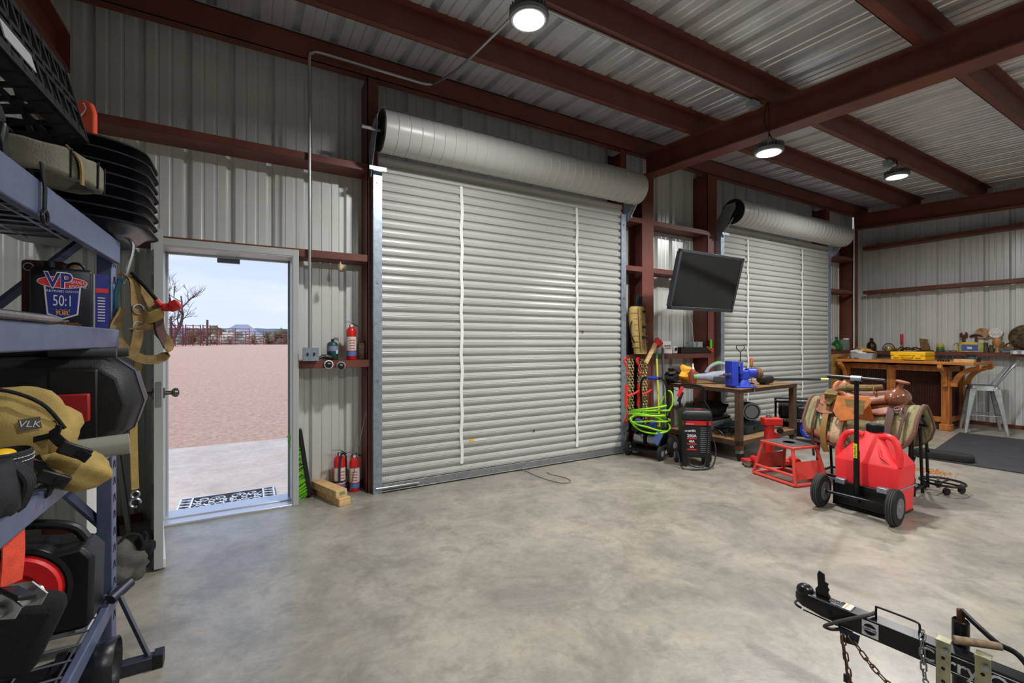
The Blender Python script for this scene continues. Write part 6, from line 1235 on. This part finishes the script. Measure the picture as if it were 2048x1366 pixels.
MB().tube([(-.044, .02, ZT-.04), (-.046, -.20, ZT-.046)], .004, 5).to('side_wire', TB, cp)
MB().prism([(-.03, 0), (.03, 0), (.035, .015), (.012, .05), (.008, .12), (-.018, .13), (-.025, .11), (-.022, .05), (-.034, .03)], .008, (.004, -.055, ZT+.047), (0, -1, 0), (0, 0, 1)).to('latch_lever', TB, cp)
MB().prism([(.01, .02), (.035, .02), (.03, .045), (.036, .055), (.027, .07), (.032, .085), (.016, .09)], .006, (-.012, -.055, ZT+.047), (0, -1, 0), (0, 0, 1)).to('latch_comb', TB, cp)
for y in (-.10, -.15): MB().cyl((-.043, y, ZT), (-.05, y, ZT), .009, n=8).to('bolt', BLKM, cp)
MB().bb((-.035, -.185, ZT+.0475), (.03, -.15, ZT+.049)).to('white_label', WHT, cp); MB().bb((-.035, -.165, ZT+.049), (.03, -.158, ZT+.0494)).to('orange_bar', LOR, cp); q = MB(); [q.box((-.01+.012*(k % 3), -.09-.008*k, ZT+.0476), (.008, .004, .0006)) for k in range(6)]; q.to('printed_marks', GREY, cp)
lb = MB().bb((-.0412, -.30, ZT-.035), (-.04, -.235, ZT+.035)).to('maker_label', LWH, r)
MB().lathe([(0, -.0424), (.026, -.0424), (.026, -.041)], (0, -.267, ZT), (1, 0, 0), 28).to('emblem_disc', DARK, lb); MB().bb((-.0430, -.297, ZT-.008), (-.0412, -.238, ZT+.008)).to('emblem_band', LWH, lb)
text('CARRY-ON', .0135, DARK, lb, (-.0432, -.2675, ZT), (PI/2, 0, -PI/2), bold=.0002, sx=.8)
text('Carry-On', .08, LWH, r, (-.0412, -.605, ZT-.004), (PI/2, 0, -PI/2), bold=.001)
for z in (.034, -.034): MB().bb((-.0411, -1.0, ZT+z-.0015), (-.0402, -.47, ZT+z+.0015)).to('stripe', LWH, r)
MB().tube(smooth([(.0, -.28, ZT+.045), (.0, -.28, ZT+.095), (.0, -.29, ZT+.102), (.0, -.42, ZT+.102), (.0, -.44, ZT+.09), (.0, -.44, ZT+.045)], 3), .005, 6).to('grab_handle', TB, r)
MB().tube(smooth([(.02, -.27, ZT+.06), (-.03, -.25, ZT+.055), (-.07, -.16, ZT+.0), (-.085, -.12, ZT-.03), (-.08, -.09, ZT-.06), (-.05, -.11, ZT-.075), (-.035, -.15, ZT-.06)], 5), .008, 8).to('wire_loom', mat('loom_grey', '#3f3d3c', .7), r)
MB().prism([(-.05, -.02), (.04, -.02), (.03, -.075), (-.03, -.085)], .006, (-.045, -.19, ZT-.028), (0, -1, 0), (0, 0, 1)).to('chain_bracket', mat('bracket_blue', '#20283a', .4, .3), r); MB().cyl((-.05, -.165, ZT-.075), (-.06, -.165, ZT-.075), .012, n=6).to('bolt', CHROME, r)
for y in (-.53, -.65):
    b_ = MB().bb((-.062, y-.024, ZT-.13), (-.055, y+.024, ZT+.095)).to('bracket_plate', ZN, r, bev=.003); MB().bb((-.07, y-.024, ZT+.088), (-.02, y+.024, ZT+.095)).to('bracket_flange', ZN, b_, bev=.002)
    for z in (ZT+.02, ZT-.025, ZT-.08): MB().cyl((-.0618, y, z), (-.0628, y, z), .007, n=10).to('hole', DARK, b_)
    MB().cyl((-.03, y-.008, ZT+.052), (-.085, y-.008, ZT+.055), .008, n=10).to('bolt', STEEL, b_); MB().cyl((-.062, y-.008, ZT+.054), (-.072, y-.008, ZT+.054), .013, n=6).to('nut', STEEL, b_)
jk = MB().lathe([(.030, -.25), (.030, .16), (.026, .165), (.024, .155)], (.09, -.56, ZT-.02), n=20).to('jack_tube', TB, r); MB().cyl((.09, -.56, ZT+.12), (.09, -.56, ZT+.19), .014, n=10).to('jack_screw', RUST, jk)
MB().tube(smooth([(.09, -.56, ZT+.19), (.07, -.62, ZT+.15), (.045, -.68, ZT+.12), (.03, -.74, ZT+.11), (.02, -.80, ZT+.03)], 5), .011, 8).to('crank_arm', TB, jk); MB().cyl((.04, -.69, ZT+.115), (-.035, -.56, ZT+.105), .015, .017, 12).to('wood_grip', mat('grip_worn', '#7d6a52', .7, 0, .3, 30), jk)
MB().lathe([(.05, 0), (.05, .01), (.03, .02)], (.09, -.56, .0), n=16).to('jack_foot', TB, jk); MB().cyl((.09, -.56, .01), (.09, -.56, ZT-.25), .022, n=14).to('jack_inner', STEEL, jk)
MB().bb((.035, -.60, ZT-.03), (.07, -.52, ZT+.03)).to('jack_mount', TB, jk)
MB().tube(smooth([(-.07, -.16, ZT-.07), (-.075, -.17, ZT-.13), (-.07, -.18, ZT-.2), (-.075, -.185, ZT-.25)], 4), .006, 6).to('plug_wire', mat('wire_rust', '#5a4036', .8), r); MB().box((-.075, -.187, ZT-.27), (.012, .032, .04)).to('plug', BLK, r, bev=.003)
# chain links, each its own piece
def links(name, pts, mt, par, sc=1.0):
    lm = MB(); q = []
    for k in range(14):
        a = 2*PI*k/14; q.append((.0085*sc*math.cos(a), 0, (.009*sc if math.sin(a) > 0 else -.009*sc)+.0085*sc*math.sin(a)))
    lm.tube(q, .0032*sc, 6, True); me = lm.mesh('link', mt); pts = smooth(pts, 12); pit = .028*sc; acc = 0; k = 0; last = None
    for a, b in zip(pts, pts[1:]):
        acc += (b-a).length
        if acc >= pit or last is None:
            o = bpy.data.objects.new('link', me); COL.objects.link(o); o.parent = par; o.location = a
            o.rotation_euler = ((b-a).to_track_quat('Z', 'Y') @ Euler((0, 0, PI/2*(k % 2)+.4)).to_quaternion()).to_euler(); acc = 0 if last is None else acc-pit; last = a; k += 1
CHR = mat('chain_rust', '#5e4638', .55, .6, .35, 30); CHS = mat('chain_zinc', '#83868a', .35, .8, .2, 30)
for lab, pts, mt in (('rusty safety chain sagging from the bracket under trailer coupler', [(-.05, -.20, ZT-.08), (-.07, -.28, ZT-.15), (-.085, -.37, ZT-.20), (-.09, -.47, ZT-.215), (-.08, -.58, ZT-.18), (-.07, -.68, ZT-.15)], CHR),
                     ('rusty safety chain hanging to floor below trailer coupler', [(-.06, -.165, ZT-.10), (-.085, -.19, ZT-.20), (-.10, -.215, ZT-.30), (-.12, -.25, ZT-.40), (-.15, -.30, ZT-.445), (-.18, -.40, .02)], CHR),
                     ('bright zinc chain wrapped over the trailer tongue', [(.03, -.44, ZT+.055), (-.02, -.455, ZT+.064), (-.055, -.46, ZT+.035), (-.062, -.465, ZT-.03), (-.07, -.48, ZT-.12), (-.08, -.54, ZT-.16), (-.085, -.66, ZT-.15)], CHS)):
    c_ = T('safety_chain', lab, 'chain', (1.918, 0.960, 0), math.radians(6)); c_.scale = (.74,)*3; links('link', pts, mt, c_, 1.15)
# rest of the trailer behind the photographer
MB().bb((-.75, -2.46, ZT-.045), (.75, -2.38, ZT+.045)).to('cross_member', TB, r); MB().cyl((-.8, -3.2, .30), (.8, -3.2, .30), .03).to('axle', TB, r)
for s_ in (-1, 1):
    MB().bb((s_*.72-.04, -4.2, ZT-.045), (s_*.72+.04, -2.4, ZT+.045)).to('side_rail', TB, r); MB().lathe([(.12, -.08), (.26, -.08), (.30, -.05), (.30, .05), (.26, .08), (.12, .08)], (s_*.9, -3.2, .30), (1, 0, 0), 28).to('wheel', RUB, r); MB().bb((s_*.72-.03, -3.3, .30), (s_*.72+.03, -3.1, ZT)).to('spring', TB, r)
